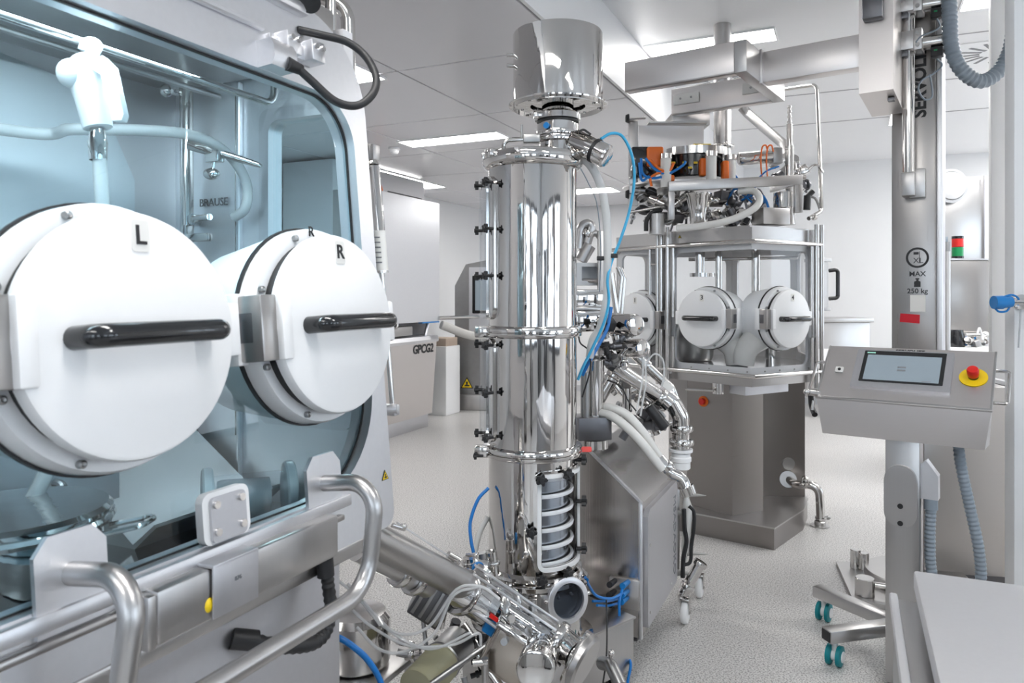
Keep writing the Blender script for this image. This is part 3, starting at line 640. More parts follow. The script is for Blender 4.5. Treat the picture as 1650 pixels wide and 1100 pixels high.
# hoses hanging from the column top
def hose(name, label, pts, r, m, cat='hose', n=10, group=None):
    return tag(O(name, MB().tube(spline(pts, n), r, 12), M[m]), label, cat, group)
hose('silicone_hose', 'thick milky hose hanging down the right of the column', [at(928,250,2.68), at(950,265,2.68), at(968,300,2.7), at(977,350,2.72), at(979,420,2.74), at(977,480,2.76), at(968,525,2.78), at(955,548,2.8), at(950,575,2.82)], .0155, 'hose')
hose('air_hose', 'bright blue air hose arcing from the actuator beside the column', [at(968,224,2.64), at(985,215,2.66), at(1003,220,2.68), at(1018,250,2.7), at(1022,290,2.72), at(1014,340,2.74), at(1000,385,2.74), at(986,420,2.74), at(979,450,2.73), at(981,485,2.73), at(973,520,2.73), at(955,560,2.74), at(940,590,2.74), at(931,612,2.74)], .0055, 'sky')
hose('signal_wire', 'thin grey wire falling from the column lid', [at(935,270,2.64), at(948,295,2.66), at(962,330,2.7), at(968,400,2.74), at(966,470,2.78)], .002, 'conduit', 'wire')
for (px, py, d) in ((989,412,2.735),(968,416,2.74)):
    tag(O('hose_clip', MB().box((-.014,-.008,-.008), (.014,.008,.008), Fr(at(px,py,d),(1,0,0),(0,1,0),Z), .002), M['rubber']), 'small black clip on the %s' % ('blue air hose beside the column' if px > 980 else 'milky hose beside the column'), 'clip')
# base bowl of the column with round sight glass
bf = Fr((XC+.03, DC, 0), (1,0,0), (0,1,0), Z)
O('base_bowl', MB().lathe([(.176,z4-.028),(.150,z4-.05),(.146,z4-.06),(.146,.30),(.150,.29),(.19,.285),(.195,.275),(.195,.262),(.15,.2535),(.0,.2535)], bf, 72), M['polish'], col)
for i in range(14):
    a = math.radians(-150+i*20); O('bowl_bolt', MB().cyl(bf(.158*math.cos(a),.158*math.sin(a),z4-.045), bf(.164*math.cos(a),.164*math.sin(a),z4-.05), .006, None, 8), M['gun'], col)
sgf = axisframe(at(913,966,2.55), Vector((.42,-.86,.06)))
sgo = O('sight_port', MB().lathe([(.062,-.06),(.062,-.005),(.076,-.004),(.079,.0),(.079,.012),(.072,.016),(.060,.016),(.058,.008)], sgf, 48), M['frame'], col)
O('sight_glass', MB().lathe([(0,.009),(.060,.009)], sgf, 48), M['smoke'], sgo)
O('sight_back', MB().lathe([(0,-.02),(.058,-.02)], sgf, 32), M['gun'], sgo)
for q in (-1, 1): O('wing_nut', MB().sphere(sgf(.084*q,.01,.006), .008, 6).cyl(sgf(.075*q,.01,.006), sgf(.086*q,.01,.006), .006), M['polish2'], sgo)
O('port_clamp', MB().box((-.10,-.035,-.035), (-.07,.03,.0), Fr(sgf.o, sgf.x, sgf.y, sgf.z), .006).box((-.09,.03,-.06), (-.05,.055,-.02), Fr(sgf.o, sgf.x, sgf.y, sgf.z), .006), M['gun'], sgo)

# ================================================================== mobile cart with sloping top
CS0, CS1, CT = 2.94, 3.52, -.762
M['brushv2'] = mat('cart brushed steel', (.50,.48,.47), .22, 1, noise=.02, nscale=120, stretch=(2.0,2.0,.015), rvar=.03, bump=.1)
cart = thing('mobile_cart', 'brushed steel mobile unit with sloping top right behind the column', 'cart', R(3.2,-1.0,0))
prof = [(CT-.004,.115),(CT-.004,.655),(-1.0,.862),(-1.30,.862),(-1.30,.115)]
O('body', MB().prism(prof, Fr(R(0,0,0), V, Z, U), CS0, CS1), M['brushv2'], cart)
O('front_edge', MB().box((CS0-.006,CT-.016,.11), (CS0+.01,CT,.662), R, .003), M['frame'], cart)
O('top_edge', MB().prism([(CT,.652),(CT,.664),(-1.0,.870),(-1.0,.858)], Fr(R(0,0,0), V, Z, U), CS0-.006, CS0+.012), M['frame'], cart)
sp_ = O('side_panel', MB().prism([(CS0+.03,.15),(CS1-.02,.15),(CS1-.0,.17),(CS1-.0,.60),(CS1-.02,.625),(CS0+.05,.625),(CS0+.02,.60),(CS0+.02,.17)], Fr(R(0,CT-.004,0), U, Z, V), 0, .022), M['matte'], cart)
for (s_, z_) in ((CS0+.05,.205),(CS0+.05,.48),(CS1-.14,.185)): O('screw', MB().cyl(R(s_,CT+.018,z_), R(s_,CT+.021,z_), .006, None, 10), M['polish2'], sp_)
text('lettering', 'MSADAOKO', .066, Fr(R(CS1-.062,CT+.0185,.385), -Z, U, V), M['greyink'], sp_, sx=1.0)
O('skirt', MB().box((CS0+.03,-1.27,.085), (CS1-.03,CT-.03,.118), R), M['dark'], cart)
def caster(p, parent, r=.05, m='white', d=None):
    d = d or U; n_ = Vector((-d.y, d.x, 0))
    wh = O('caster_wheel', MB().lathe([(0,-.016),(r*.5,-.016),(r*.9,-.014),(r,-.006),(r,.006),(r*.9,.014),(r*.5,.016),(0,.016)], axisframe(p+Vector((0,0,r)), n_), 28), M[m], parent)
    O('fork', MB().box((-.012,-.022,r*.9), (.012,-.017,r*2.1), Fr(p, d, n_, Z)).box((-.012,.017,r*.9), (.012,.022,r*2.1), Fr(p, d, n_, Z)).box((-.02,-.022,r*2.05), (.02,.022,r*2.25), Fr(p, d, n_, Z), .003).cyl(p+n_*-.024+Z*r, p+n_*.024+Z*r, .006, None, 8), M['polish2'], wh)
for (px, py) in ((1104,1004),(1127,962)):
    p = at(px, py, H*F/(py-HY)); caster(p, cart, .052)
caster(R(3.05,-1.2,0), cart, .05); caster(R(3.02,-.86,0), cart, .045, 'rubber')
# parking cones, bag and pipe on the rear of the cart
pk = thing('cone_rack', 'rack of grey rubber cones on the rear of the cart', 'rack', at(1100,860,3.55))
for (px, py) in ((1104,796),(1088,826),(1108,890),(1092,922)):
    O('cone', MB().lathe([(0,0),(.014,0),(.016,.005),(.011,.03),(.010,.035),(.002,.105),(0,.106)], axisframe(at(px-2,py,3.6), Vector((1,-.1,-.04))), 16), M['cone'], pk)
O('post', MB().box((-.008,-.008,-.2), (.008,.008,.22), Fr(at(1092,860,3.62),(1,0,0),(0,1,0),Z), .002), M['satin'], pk)
O('strap', MB().tube(spline([at(1110,815,3.58), at(1118,825,3.58), at(1118,850,3.58), at(1114,880,3.58), at(1112,905,3.58), at(1100,910,3.58)]), .009, 8).tube(spline([at(1102,820,3.57), at(1103,850,3.57), at(1106,872,3.57), at(1101,900,3.57), at(1100,930,3.57)]), .011, 8), M['rubber'], pk)
O('bag', MB().tube([at(1106,800,3.6), at(1108,822,3.6), at(1107,850,3.6), at(1105,880,3.6), at(1102,905,3.6)], 0, 12, True, [.012,.028,.02,.022,.008]), M['paper'], pk)
def clamp(mb, p, axis, r, h=.012):
    f = axisframe(p, axis); mb.lathe([(r,-h),(r*1.25,-h),(r*1.32,-h*.5),(r*1.32,h*.5),(r*1.25,h),(r,h)], f, 24); return mb
pp = thing('pipe_spool', 'short polished pipe with clamped ends resting above the rear casters', 'pipe', at(1115,935,3.58))
a_, b_ = at(1105,948,3.58), at(1130,905,3.58)
mb = MB().cyl(a_, b_, .026, None, 24); clamp(mb, a_+(b_-a_)*.08, b_-a_, .026); clamp(mb, a_+(b_-a_)*.93, b_-a_, .026); O('pipe', mb, M['polish'], pp)
O('elbow', MB().tube(fillet([a_, at(1100,955,3.58), at(1102,968,3.58)], .03), .027, 16).cyl(at(1098,965,3.58), at(1110,965,3.57), .02), M['polish'], pp)
# low base box under the column
bb = Fr((.474,2.88,0), Vector((-.77,-.64,0)).normalized(), Vector((-.64,.77,0)).normalized(), Z)
bo = thing('base_trolley', 'low steel base box below the polished column', 'base', bb(.3,.25,0))
O('box', MB().box((0,0,.05), (.62,.28,.245), bb, .006), M['satin'], bo)
O('top_plate', MB().box((-.006,-.006,.245), (.63,.285,.253), bb, .002), M['brush'], bo)
for (x, y) in ((.06,.05),(.55,.05),(.55,.23),(.06,.23)): O('foot', MB().cyl(bb(x,y,0), bb(x,y,.05), .022), M['rubber'], bo)
# blue lines and fittings on the cart front
fc = thing('hose_manifold', 'cluster of black fittings with blue air lines on the cart front', 'fittings', at(995,955,2.95))
fpl = O('panel', MB().box((-.05,-.02,-.055), (.075,.0,.065), Fr(at(1003,955,3.03), V, U, Z), .003), M['satin'], fc)
for (px, py) in ((985,938),(984,955),(986,970),(1006,940),(1005,955),(1004,966)):
    O('fitting', MB().cyl(at(px+6,py-3,3.0), at(px-3,py+4,2.93), .010, .012), M['rubber' if px < 1000 else 'bluep'], fc)
for (a, b, m_) in (((955,968),(1004,962),'blue'),((962,975),(1000,970),'blue')):
    O('line', MB().tube(spline([at(a[0],a[1],2.8), at((a[0]+b[0])/2,(a[1]+b[1])/2+3,2.88), at(b[0],b[1],2.95)]), .005, 8), M[m_], fc)
hose('air_hose', 'blue air line running from the sight glass to the cart manifold', [at(943,930,2.7), at(950,945,2.76), at(962,960,2.8), at(985,964,2.86), at(1003,955,2.93)], .0055, 'blue')
hose('air_hose', 'blue air line dropping from the cart manifold to the floor', [at(1004,945,2.94), at(998,970,2.90), at(1000,1020,2.88), at(1006,1050,2.88), at(1016,1068,2.86), at(1012,1095,2.84), at(1008,1120,2.84)], .0055, 'blue')
hose('signal_wire', 'thin black wire hanging down the low base box', [at(977,965,2.85), at(978,1000,2.78), at(977,1060,2.7), at(970,1110,2.65)], .003, 'rubber', 'wire')
dn = thing('drain_stub', 'short grey drain stub with butterfly clamp on the base box', 'pipe', at(985,1075,2.6))
mb = MB().tube(fillet([at(970,1068,2.72), at(984,1070,2.66), at(1000,1105,2.6)], .04), .024, 16); O('pipe', mb, M['gun'], dn)
O('clamp_nut', MB().sphere(at(985,1052,2.68), .013, 8).cyl(at(984,1056,2.68), at(982,1068,2.68), .008), M['polish2'], dn)

# ================================================================== pipework between column, cart and the far isolator
def pipe(name, label, runs, m='polish', cat='pipe', clamps=(), loc=None, extra=None):
    """runs: list of (points, radius, fillet); clamps: (p, axis, r)"""
    th = thing(name, label, cat, loc if loc is not None else Vector(runs[0][0][0]))
    for i, (pts, r, fl) in enumerate(runs): O('pipe_run', MB().tube(fillet(pts, fl, 8) if fl else pts, r, 20), M[m], th)
    for (p, ax, r) in clamps:
        O('clamp', clamp(MB(), p, ax, r), M['polish2'], th); f = axisframe(p, ax)
        O('clamp_nut', MB().sphere(f(r*1.5,0,0), r*.28+.003, 6).cyl(f(r*1.2,0,0), f(r*1.6,0,0), r*.16+.002, None, 8), M['polish2'], th)
    return th
# vertical sleeve with grey block on the cart
vs_ = thing('vertical_sleeve', 'polished vertical sleeve in a grey block on the cart top', 'pipe', at(955,715,2.95))
O('sleeve', MB().cyl(at(958,580,2.95), at(958,672,2.95), .036, None, 32), M['polish'], vs_)
O('collar', MB().cyl(at(945,600,2.9), at(945,700,2.9), .012, None, 16).cyl(at(938,600,2.92), at(938,690,2.92), .006), M['gun'], vs_)
O('block', MB().box((-.075,-.06,-.045), (.06,.06,.045), Fr(at(955,687,2.95),(.98,.2,0),(-.2,.98,0),Z), .004), M['dark'], vs_)
O('foot_ring', MB().cyl(at(955,705,2.96), at(955,722,2.96), .062, None, 32, .004), M['polish2'], vs_)
tag(O('red_tag', MB().prism(rrect(-.028,.028,-.010,.010,.006,3), Fr(at(941,724,2.72),(1,0,0),Vector((0,.5,.87)),Vector((0,-.87,.5))), 0, .003), M['red']), 'small red tag at the column middle flange', 'tag')
d0 = 3.05
pipe('transfer_pipe', 'polished inclined pipe with elbow between cart and far isolator', [([at(985,575,d0), at(990,590,d0), at(1065,640,d0+.1), at(1078,652,d0+.1)], .030, .02), ([at(1062,632,d0+.12), at(1082,645,d0+.12), at(1097,672,d0+.12), at(1098,712,d0+.12)], .036, .06)],
     clamps=[(at(1098,690,d0+.12), Z, .037), (at(1098,712,d0+.12), Z, .040), (at(1064,640,d0+.1), Vector((.75,.05,-.5)), .03)], loc=at(1090,700,3.15))
cpx = thing('white_pipe_plug', 'white plastic plug closing the vertical elbow pipe', 'plug', at(1097,752,3.17))
O('plug', MB().lathe([(0,0),(.036,0),(.04,.004),(.04,.03),(.044,.034),(.044,.05),(.04,.055),(.04,.07),(0,.07)], Fr(at(1097,755,3.17),(1,0,0),(0,1,0),Z), 28), M['white'], cpx)
O('collar', MB().lathe([(.040,.072),(.05,.074),(.05,.086),(.04,.088)], Fr(at(1097,755,3.17),(1,0,0),(0,1,0),Z), 28), M['white'], cpx)
O('sleeve', MB().lathe([(.038,.088),(.038,.15)], Fr(at(1097,755,3.17),(1,0,0),(0,1,0),Z), 28), M['polish'], cpx)
hose('silicone_hose', 'upper white hose curving over the cart top', [at(962,655,2.98), at(985,657,2.95), at(1010,668,2.92), at(1035,695,2.9), at(1053,722,2.9), at(1065,742,2.9)], .0175, 'hosew')
hose('silicone_hose', 'lower white hose lying over the cart top', [at(962,664,2.94), at(985,670,2.9), at(1010,688,2.86), at(1035,714,2.84), at(1055,740,2.84), at(1068,756,2.84)], .0175, 'hosew')
pipe('hose_elbow', 'short steel elbow at the end of the white hoses', [([at(1062,738,2.86), at(1082,762,2.84), at(1100,770,2.83), at(1108,792,2.82)], .021, .04), ([at(1105,783,2.82), at(1110,796,2.82)], .029, 0)],
     clamps=[(at(1075,752,2.85), Vector((.7,.1,-.7)), .021)])
tag(O('bore', MB().lathe([(0,0),(.021,0)], axisframe(at(1110.3,797.2,2.82), at(1110,796,2.82)-at(1105,783,2.82)), 20), M['ink']), 'dark bore at the mouth of the short steel elbow', 'opening')
pipe('branch_pipe', 'second inclined pipe crossing behind the transfer pipe', [([at(1010,560,3.3), at(1080,625,3.3), at(1090,650,3.3)], .022, .05), ([at(960,650,3.2), at(990,600,3.2)], .030, 0), ([at(1010,625,3.2), at(1010,660,3.2)], .02, 0)], m='polish2',
     clamps=[(at(1040,588,3.3), Vector((.7,0,-.6)), .022), (at(985,610,3.2), Vector((.3,0,.6)), .03)])
tag(O('blue_label', MB().prism([(-.022,-.014),(.022,-.014),(.022,.014),(-.022,.014)], Fr(at(1076,622,3.1), Vector((.75,0,-.66)), Vector((.66,0,.75)), Vector((0,-1,0))), 0, .002), M['paper']), 'pale label plate on the inclined pipe', 'label')
# manifold at the upper right of the column
pipe('elbow_manifold', 'arched steel elbows above the cluster right of the column', [([at(932,400,3.3), at(936,362,3.3), at(955,358,3.3), at(946,392,3.3)], .020, .04), ([at(944,385,3.3), at(960,372,3.3), at(970,386,3.3), at(971,412,3.3)], .016, .04), ([at(935,420,3.3), at(950,395,3.3)], .03, 0)], m='satin',
     clamps=[(at(945,376,3.3), Vector((.4,0,.6)), .022)])
bxw = thing('white_frame_box', 'small pale framed box below the arched elbows', 'box', at(955,450,3.3))
fbx = Fr(at(955,440,3.3), (.97,.2,0), (0,0,1), (.2,-.97,0))
O('frame', MB().ring(rrect(-.085,.065,-.055,.045,.006,3), rrect(-.06,.045,-.035,.028,.004,3), fbx, -.08, .03), M['white'], bxw)
O('plate', MB().prism(rrect(-.08,.06,-.05,.04,.004,3), fbx, -.03, -.025), M['lightgrey'], bxw)
mbx = thing('mirror_housing', 'mirror finished housing block right of the column', 'housing', at(950,520,3.15))
fm = Fr(at(950,495,3.12), Vector((.95,.3,0)).normalized(), Vector((-.3,.95,0)).normalized(), Z)
O('upper_block', MB().box((-.08,-.05,.0), (.05,.1,.075), fm, .008), M['polish'], mbx)
O('lower_block', MB().box((-.09,-.07,-.10), (.055,.1,-.01), fm, .012), M['polish'], mbx)
O('edge_band', MB().box((-.092,-.075,-.012), (.058,.1,.002), fm, .003), M['brush'], mbx)
cg = thing('canister_pair', 'two polished horizontal canisters beside the hoses', 'canister', at(1012,540,3.0))
for (a, b, r) in (((985,522,3.05),(1026,524,2.92),.044), ((1003,561,3.05),(1037,561,2.95),.038)):
    p, q = at(*a), at(*b); f = axisframe(p, q-p); l = (q-p).length
    O('canister', MB().lathe([(0,-.02),(r,0),(r,l-.01),(r*.9,l),(r*.5,l+.004),(0,l+.004)], f, 32), M['polish'], cg)
vc = thing('valve_cluster', 'dark cluster of small valves between the canisters and column', 'valves', at(985,545,3.0))
rnd = random.Random(3)
for i in range(26):
    px, py = rnd.uniform(965,1005), rnd.uniform(505,590); d = 2.98+rnd.uniform(-.06,.14); p = at(px,py,d)
    ax = Vector((rnd.uniform(-1,1), rnd.uniform(-.6,.2), rnd.uniform(-1,1))).normalized(); L = rnd.uniform(.03,.075); r = rnd.uniform(.009,.02)
    k = rnd.random()
    if k < .6: mb = MB().cyl(p, p+ax*L, r, r*rnd.choice((1,.8,1)), 14); clamp(mb, p+ax*L*.5, ax, r, .005)
    else: mb = MB().box((-r*1.5,-r,-r), (r*1.5,r,r*1.3), axisframe(p, ax), .003)
    O('valve' if k < .6 else 'valve_block', mb, M[rnd.choice(('dark','rubber','polish','polish','gun'))], vc)
hose('air_hose', 'blue hose bundle threading through the valve cluster', [at(985,495,2.92), at(978,530,2.9), at(962,560,2.88), at(948,585,2.86), at(938,605,2.86)], .007, 'blue')
hose('signal_wire', 'black wire curling past the vertical sleeve', [at(933,520,2.86), at(934,550,2.84), at(948,565,2.84), at(951,595,2.84), at(938,640,2.84)], .003, 'rubber', 'wire')
hose('signal_wire', 'black wire arching under the inclined transfer pipe', [at(978,612,2.98), at(1000,622,2.95), at(1012,645,2.94), at(1025,662,2.94)], .003, 'rubber', 'wire')
for i, (pts, lab) in enumerate(((((1033,560),(1036,600),(1030,640),(1025,665)), 'clear thin tube hanging left of the far isolator'), (((1040,585),(1055,570),(1068,580),(1070,605),(1066,622)), 'clear tube looping above the inclined transfer pipe'), (((1037,560),(1041,610),(1036,645),(1032,670)), 'clear thin tube hanging beside the looped tube'))):
    hose('clear_tube', lab, [at(x,y,2.96) for x, y in pts], .004, 'vinyl', 'tube')
pipe('rising_pipes', 'slim parallel steel pipes rising beside the far isolator window', [([at(995,430,3.4), at(1002,445,3.4), at(994,520,3.4)], .010, .02), ([at(1000,432,3.4), at(1006,448,3.4), at(1000,520,3.4)], .010, .02), ([at(985,440,3.4), at(996,520,3.4), at(1012,545,3.4)], .014, .03)], m='polish2')
# small fittings below: clutter of polished valves behind the inclined pipe
vc2 = thing('clamp_cluster', 'tangle of polished clamps and stubs under the inclined transfer pipe', 'valves', at(1020,640,3.25))
for i in range(30):
    px, py = rnd.uniform(985,1075), 0; py = 600+(px-985)*.35+rnd.uniform(10,75); d = 3.22+rnd.uniform(0,.2); p = at(px,py,d)
    ax = Vector((rnd.uniform(-1,1), rnd.uniform(-.4,.4), rnd.uniform(-1,1))).normalized(); L = rnd.uniform(.04,.10); r = rnd.uniform(.010,.024)
    mb = MB().cyl(p, p+ax*L, r, None, 14); clamp(mb, p+ax*L*.5, ax, r, .006)
    O('stub', mb, M[rnd.choice(('polish','polish','polish2','gun','dark'))], vc2)
tag(O('black_grip', MB().cyl(at(1045,655,3.1), at(1072,690,3.08), .022, None, 16, .004), M['rubber']), 'black cylinder handle beside the vertical elbow', 'handle')
tag(O('black_cover', MB().box((-.03,-.02,-.05), (.03,.02,.06), axisframe(at(1056,668,3.14), Vector((.6,0,-.7))), .008), M['black']), 'black cover slab beside the vertical elbow', 'cover')

# ================================================================== pipes and clutter at the lower left of the column
pA, pB, pC = at(560,846,1.90), at(765,952,2.28), at(812,978,2.36)
pipe('inclined_pipe', 'long brushed steel pipe descending from the isolator to the column base', [([pA, pB], .0445, 0), ([pB, pC], .050, 0)], m='brush', clamps=[(pB, pC-pB, .046), (pC, pC-pB, .05)], loc=pB)
pipe('lower_pipe', 'thinner steel pipe running under the long inclined pipe', [([at(575,885,1.95), at(655,925,2.1)], .030, 0), ([at(640,918,2.08), at(690,942,2.18)], .037, 0)], m='satin', clamps=[(at(645,921,2.09), pB-pA, .033), (at(668,932,2.13), pB-pA, .036)])
rd = thing('clear_rod', 'thin clear tube along the top of the inclined pipe', 'tube', at(735,905,2.2))
O('rod', MB().cyl(at(640,842,1.98), at(722,895,2.18), .003, None, 8), M['vinyl'], rd)
O('end_fitting', MB().cyl(at(722,893,2.18), at(740,903,2.2), .010).cyl(at(738,898,2.2), at(726,918,2.2), .014), M['polish2'], rd)
O('start_fitting', MB().cyl(at(632,846,1.96), at(652,852,1.98), .006).sphere(at(650,848,1.98), .01, 6), M['polish2'], rd)
tb = thing('plate_housing', 'grey ribbed housing hanging under the inclined pipe', 'housing', at(700,985,2.25))
fh = Fr(at(698,968,2.25), Vector((.8,0,-.5)).normalized(), Vector((0,1,0)), Vector((.5,0,.8)).normalized())
O('block', MB().box((-.055,-.03,-.06), (.05,.05,.06), fh, .005), M['dark'], tb)
for i in range(4): O('rib', MB().box((-.045+i*.026,-.036,-.05), (-.035+i*.026,-.03,.05), fh, .001), M['gun'], tb)
O('bracket', MB().box((-.06,-.035,.055), (-.03,.03,.10), fh, .004), M['polish2'], tb)
O('rod', MB().cyl(at(718,960,2.24), at(707,1010,2.24), .016), M['polish'], tb)
# inclined acrylic channel with red edges
ch = thing('acrylic_channel', 'clear acrylic channel with red edges sloping down in front of the column base', 'channel', at(840,990,2.25))
ca, cb = at(757,928,2.28), at(903,1028,2.16); cx_ = (cb-ca).normalized(); cyv = Vector((0,-1,0)); czv = cx_.cross(cyv).normalized(); cl_ = (cb-ca).length
if czv.z < 0: czv = -czv
cfm = Fr(ca, cx_, cyv, czv)
O('top_plate', MB().box((.05,-.03,.018), (cl_,.05,.026), cfm, .002), M['acryl'], ch)
O('front_plate', MB().box((.09,.048,-.06), (cl_,.052,.022), cfm, .001), M['acryl'], ch)
O('red_edge', MB().box((.10,.053,-.048), (cl_-.01,.058,-.036), cfm).box((cl_-.024,.053,-.048), (cl_-.012,.058,.012), cfm), M['red'], ch)
O('frame_bar', MB().box((.0,.046,-.066), (cl_+.01,.06,-.058), cfm, .002).box((.0,.044,.026), (cl_-.02,.052,.032), cfm, .001).box((.0,-.03,.026), (cl_-.02,-.022,.032), cfm, .001), M['frame'], ch)
O('blue_insert', MB().box((.10,.0,-.10), (.22,.045,-.062), cfm, .004), M['bluep'], ch)
for q in (.16,.22): O('bolt', MB().cyl(cfm(q,.05,-.012), cfm(q,.066,-.012), .012, None, 12), M['polish2'], ch)
O('inner_tube', MB().cyl(cfm(.0,-.01,-.025), cfm(cl_+.05,-.01,-.025), .022, None, 24), M['polish'], ch)
pipe('clamped_joint', 'polished joint with clamps where the inclined pipe meets the channel', [([at(735,948,2.25), at(795,985,2.25)], .052, 0), ([at(760,950,2.3), at(783,920,2.34)], .034, 0)], clamps=[(at(744,953,2.25), pB-pA, .053), (at(790,982,2.25), pB-pA, .053)])
# gearbox with round motor
M['gearbox'] = mat('beige tinted steel', (.42,.38,.34), .2, 1, noise=.04, nscale=30)
gb = thing('gear_box', 'bright steel gear box with round end cap below the channel', 'gear box', at(830,1060,2.15))
gfr = Fr(at(836,1058,2.17), Vector((.86,-.12,-.5)).normalized(), Vector((.1,1,0)).normalized(), Vector((.5,0,.86)).normalized())
O('housing', MB().box((-.10,-.04,-.07), (.10,.12,.07), gfr, .014, 3), M['gearbox'], gb)
O('cover_rim', MB().box((-.108,-.048,.055), (.108,.125,.075), gfr, .008), M['polish'], gb)
p, q = at(872,1050,2.14), at(862,1080,1.98); f = axisframe(p, q-p); l = (q-p).length
O('motor', MB().lathe([(.052,0),(.052,l-.006),(.048,l),(.03,l+.002),(0,l+.002)], f, 40), M['polish'], gb)
O('mount', MB().cyl(at(815,1030,2.1), at(812,1034,2.07), .010), M['gun'], gb)
pipe('end_clamp', 'large round clamp at the lower end of the channel', [([at(893,1020,2.16), at(935,1062,2.10)], .034, 0), ([at(905,1035,2.15), at(928,1055,2.11)], .045, 0)], clamps=[(at(930,1060,2.11), cb-ca, .062), (at(900,1030,2.15), cb-ca, .04)])
tag(O('round_flange', MB().lathe([(0,0),(.075,0),(.078,.004),(.078,.02),(.07,.026),(0,.026)], axisframe(at(933,1062,2.10), Vector((.72,-.45,-.3))), 36), M['satin']), 'round blind flange at the lower right of the channel', 'flange')
# bellows, struts, trolley frame
be = thing('ribbed_bellows', 'olive translucent ribbed bellows at the bottom of the clutter', 'bellows', at(690,1095,2.2))
p, q = at(715,1062,2.25), at(672,1110,2.12); f = axisframe(p, q-p); l = (q-p).length
pr = []
for i in range(17): pr.append((.048 if i % 2 else .058, l*.12+l*.88*i/16))
O('ribs', MB().lathe([(0,0),(.055,0),(.058,l*.1)]+pr+[(0,l)], f, 32), M['olive'], be)
O('cuff', MB().lathe([(.056,-.09),(.057,.0),(.060,.005),(.057,.01)], f, 32), M['gun'], be)
st = thing('support_frame', 'frame of crossed steel struts below the column', 'frame', at(740,1080,2.3))
for (a, b, r, m_) in (((680,985,2.3),(694,1100,2.25),.007,'gun'), ((690,1105,2.1),(790,1035,2.2),.009,'gun'), ((740,1010,2.4),(810,1110,2.35),.028,'polish'), ((770,1020,2.42),(835,1110,2.38),.026,'satin'), ((700,1060,2.4),(760,1040,2.45),.030,'dark'), ((781,1060,2.1),(782,1110,2.1),.010,'satin'), ((762,1068,2.1),(786,1066,2.1),.010,'polish2'), ((640,1050,2.3),(700,1065,2.3),.012,'gun'), ((735,1000,2.35),(700,1110,2.4),.016,'dark')):
    O('strut', MB().cyl(at(*a), at(*b), r, None, 16), M[m_], st)
rnd2 = random.Random(11)
vk = thing('lower_valve_cluster', 'dark tangle of small valves and clamps under the inclined pipe', 'valves', at(740,1060,2.35))
for i in range(34):
    px = rnd2.uniform(640,800); py = rnd2.uniform(1000,1095) if px > 720 else rnd2.uniform(1035,1090); p = at(px, py, 2.38+rnd2.uniform(-.08,.15))
    ax = Vector((rnd2.uniform(-1,1), rnd2.uniform(-.5,.3), rnd2.uniform(-1,1))).normalized(); L = rnd2.uniform(.025,.07); r = rnd2.uniform(.007,.02)
    if rnd2.random() < .7: mb = MB().cyl(p, p+ax*L, r, r*rnd2.choice((1,.7)), 12); clamp(mb, p+ax*L*.5, ax, r, .005); nm = 'valve'
    else: mb = MB().box((-r*1.6,-r,-r), (r*1.6,r,r*1.3), axisframe(p, ax), .003); nm = 'valve_block'
    O(nm, mb, M[rnd2.choice(('dark','rubber','polish','polish2','gun'))], vk)
vk2 = thing('coupling_group', 'polished couplings with a blue cap beside the column foot', 'coupling', at(770,915,2.5))
for (a, b, r, m_) in (((748,905,2.5),(785,912,2.5),.03,'polish'),((757,898,2.48),(757,915,2.48),.022,'polish2'),((775,890,2.5),(782,930,2.5),.018,'gun'),((790,888,2.52),(795,925,2.52),.022,'polish'),((768,912,2.44),(772,918,2.42),.016,'bluep'),((745,918,2.46),(770,938,2.46),.02,'polish2')):
    O('coupling', clamp(MB().cyl(at(*a), at(*b), r, None, 18), (at(*a)+at(*b))/2, at(*b)-at(*a), r, .006), M[m_], vk2)
hose('air_hose', 'blue air hose curving left of the column foot', [at(787,786,2.62), at(770,805,2.6), at(758,840,2.58), at(759,870,2.56), at(763,890,2.55)], .006, 'blue')
hose('peach_hose', 'pale peach hose behind the blue hose at the column foot', [at(786,832,2.68), at(772,860,2.66), at(764,895,2.64)], .010, 'hosew')
for pts, lab in ((((560,940),(600,985),(640,1020),(690,1010),(735,950),(775,945),(805,965)), 'clear tube swinging from the isolator to the channel'), (((560,975),(600,1010),(660,1040),(730,1038),(770,1020),(775,1040)), 'clear tube drooping below the other clear tubes'), (((575,1010),(610,1045),(650,1050),(700,1020),(730,960),(770,945)), 'clear tube crossing in front of the grey ribbed housing'), (((545,935),(575,960),(620,1010),(690,1045),(760,1018)), 'clear tube running lowest from the isolator corner')):
    hose('clear_tube', lab, [at(x,y,2.12) for x, y in pts], .0045, 'vinyl', 'tube')
hose('air_hose', 'thick blue hose on the floor beside the isolator cabinet', [at(535,1022,1.75), at(560,1035,1.75), at(590,1060,1.76), at(612,1095,1.78), at(620,1130,1.8)], .0075, 'blue')
wb = thing('white_canister', 'pale round canister on a steel trolley beside the isolator cabinet', 'canister', at(580,1060,2.3))
O('canister', MB().lathe([(0,0),(.10,0),(.105,.01),(.105,.14),(.09,.16),(0,.165)], Fr(at(575,1065,2.35),(1,0,0),(0,1,0),Z), 32), M['polish2'], wb)
O('trolley_top', MB().box((-.22,-.12,-.02), (.16,.14,.0), Fr(at(575,1068,2.35), U, V, Z), .005), M['satin'], wb)
O('trolley_leg', MB().box((.12,-.1,-.35), (.15,-.07,-.02), Fr(at(575,1068,2.35), U, V, Z)).box((.12,.1,-.35), (.15,.13,-.02), Fr(at(575,1068,2.35), U, V, Z)), M['satin'], wb)

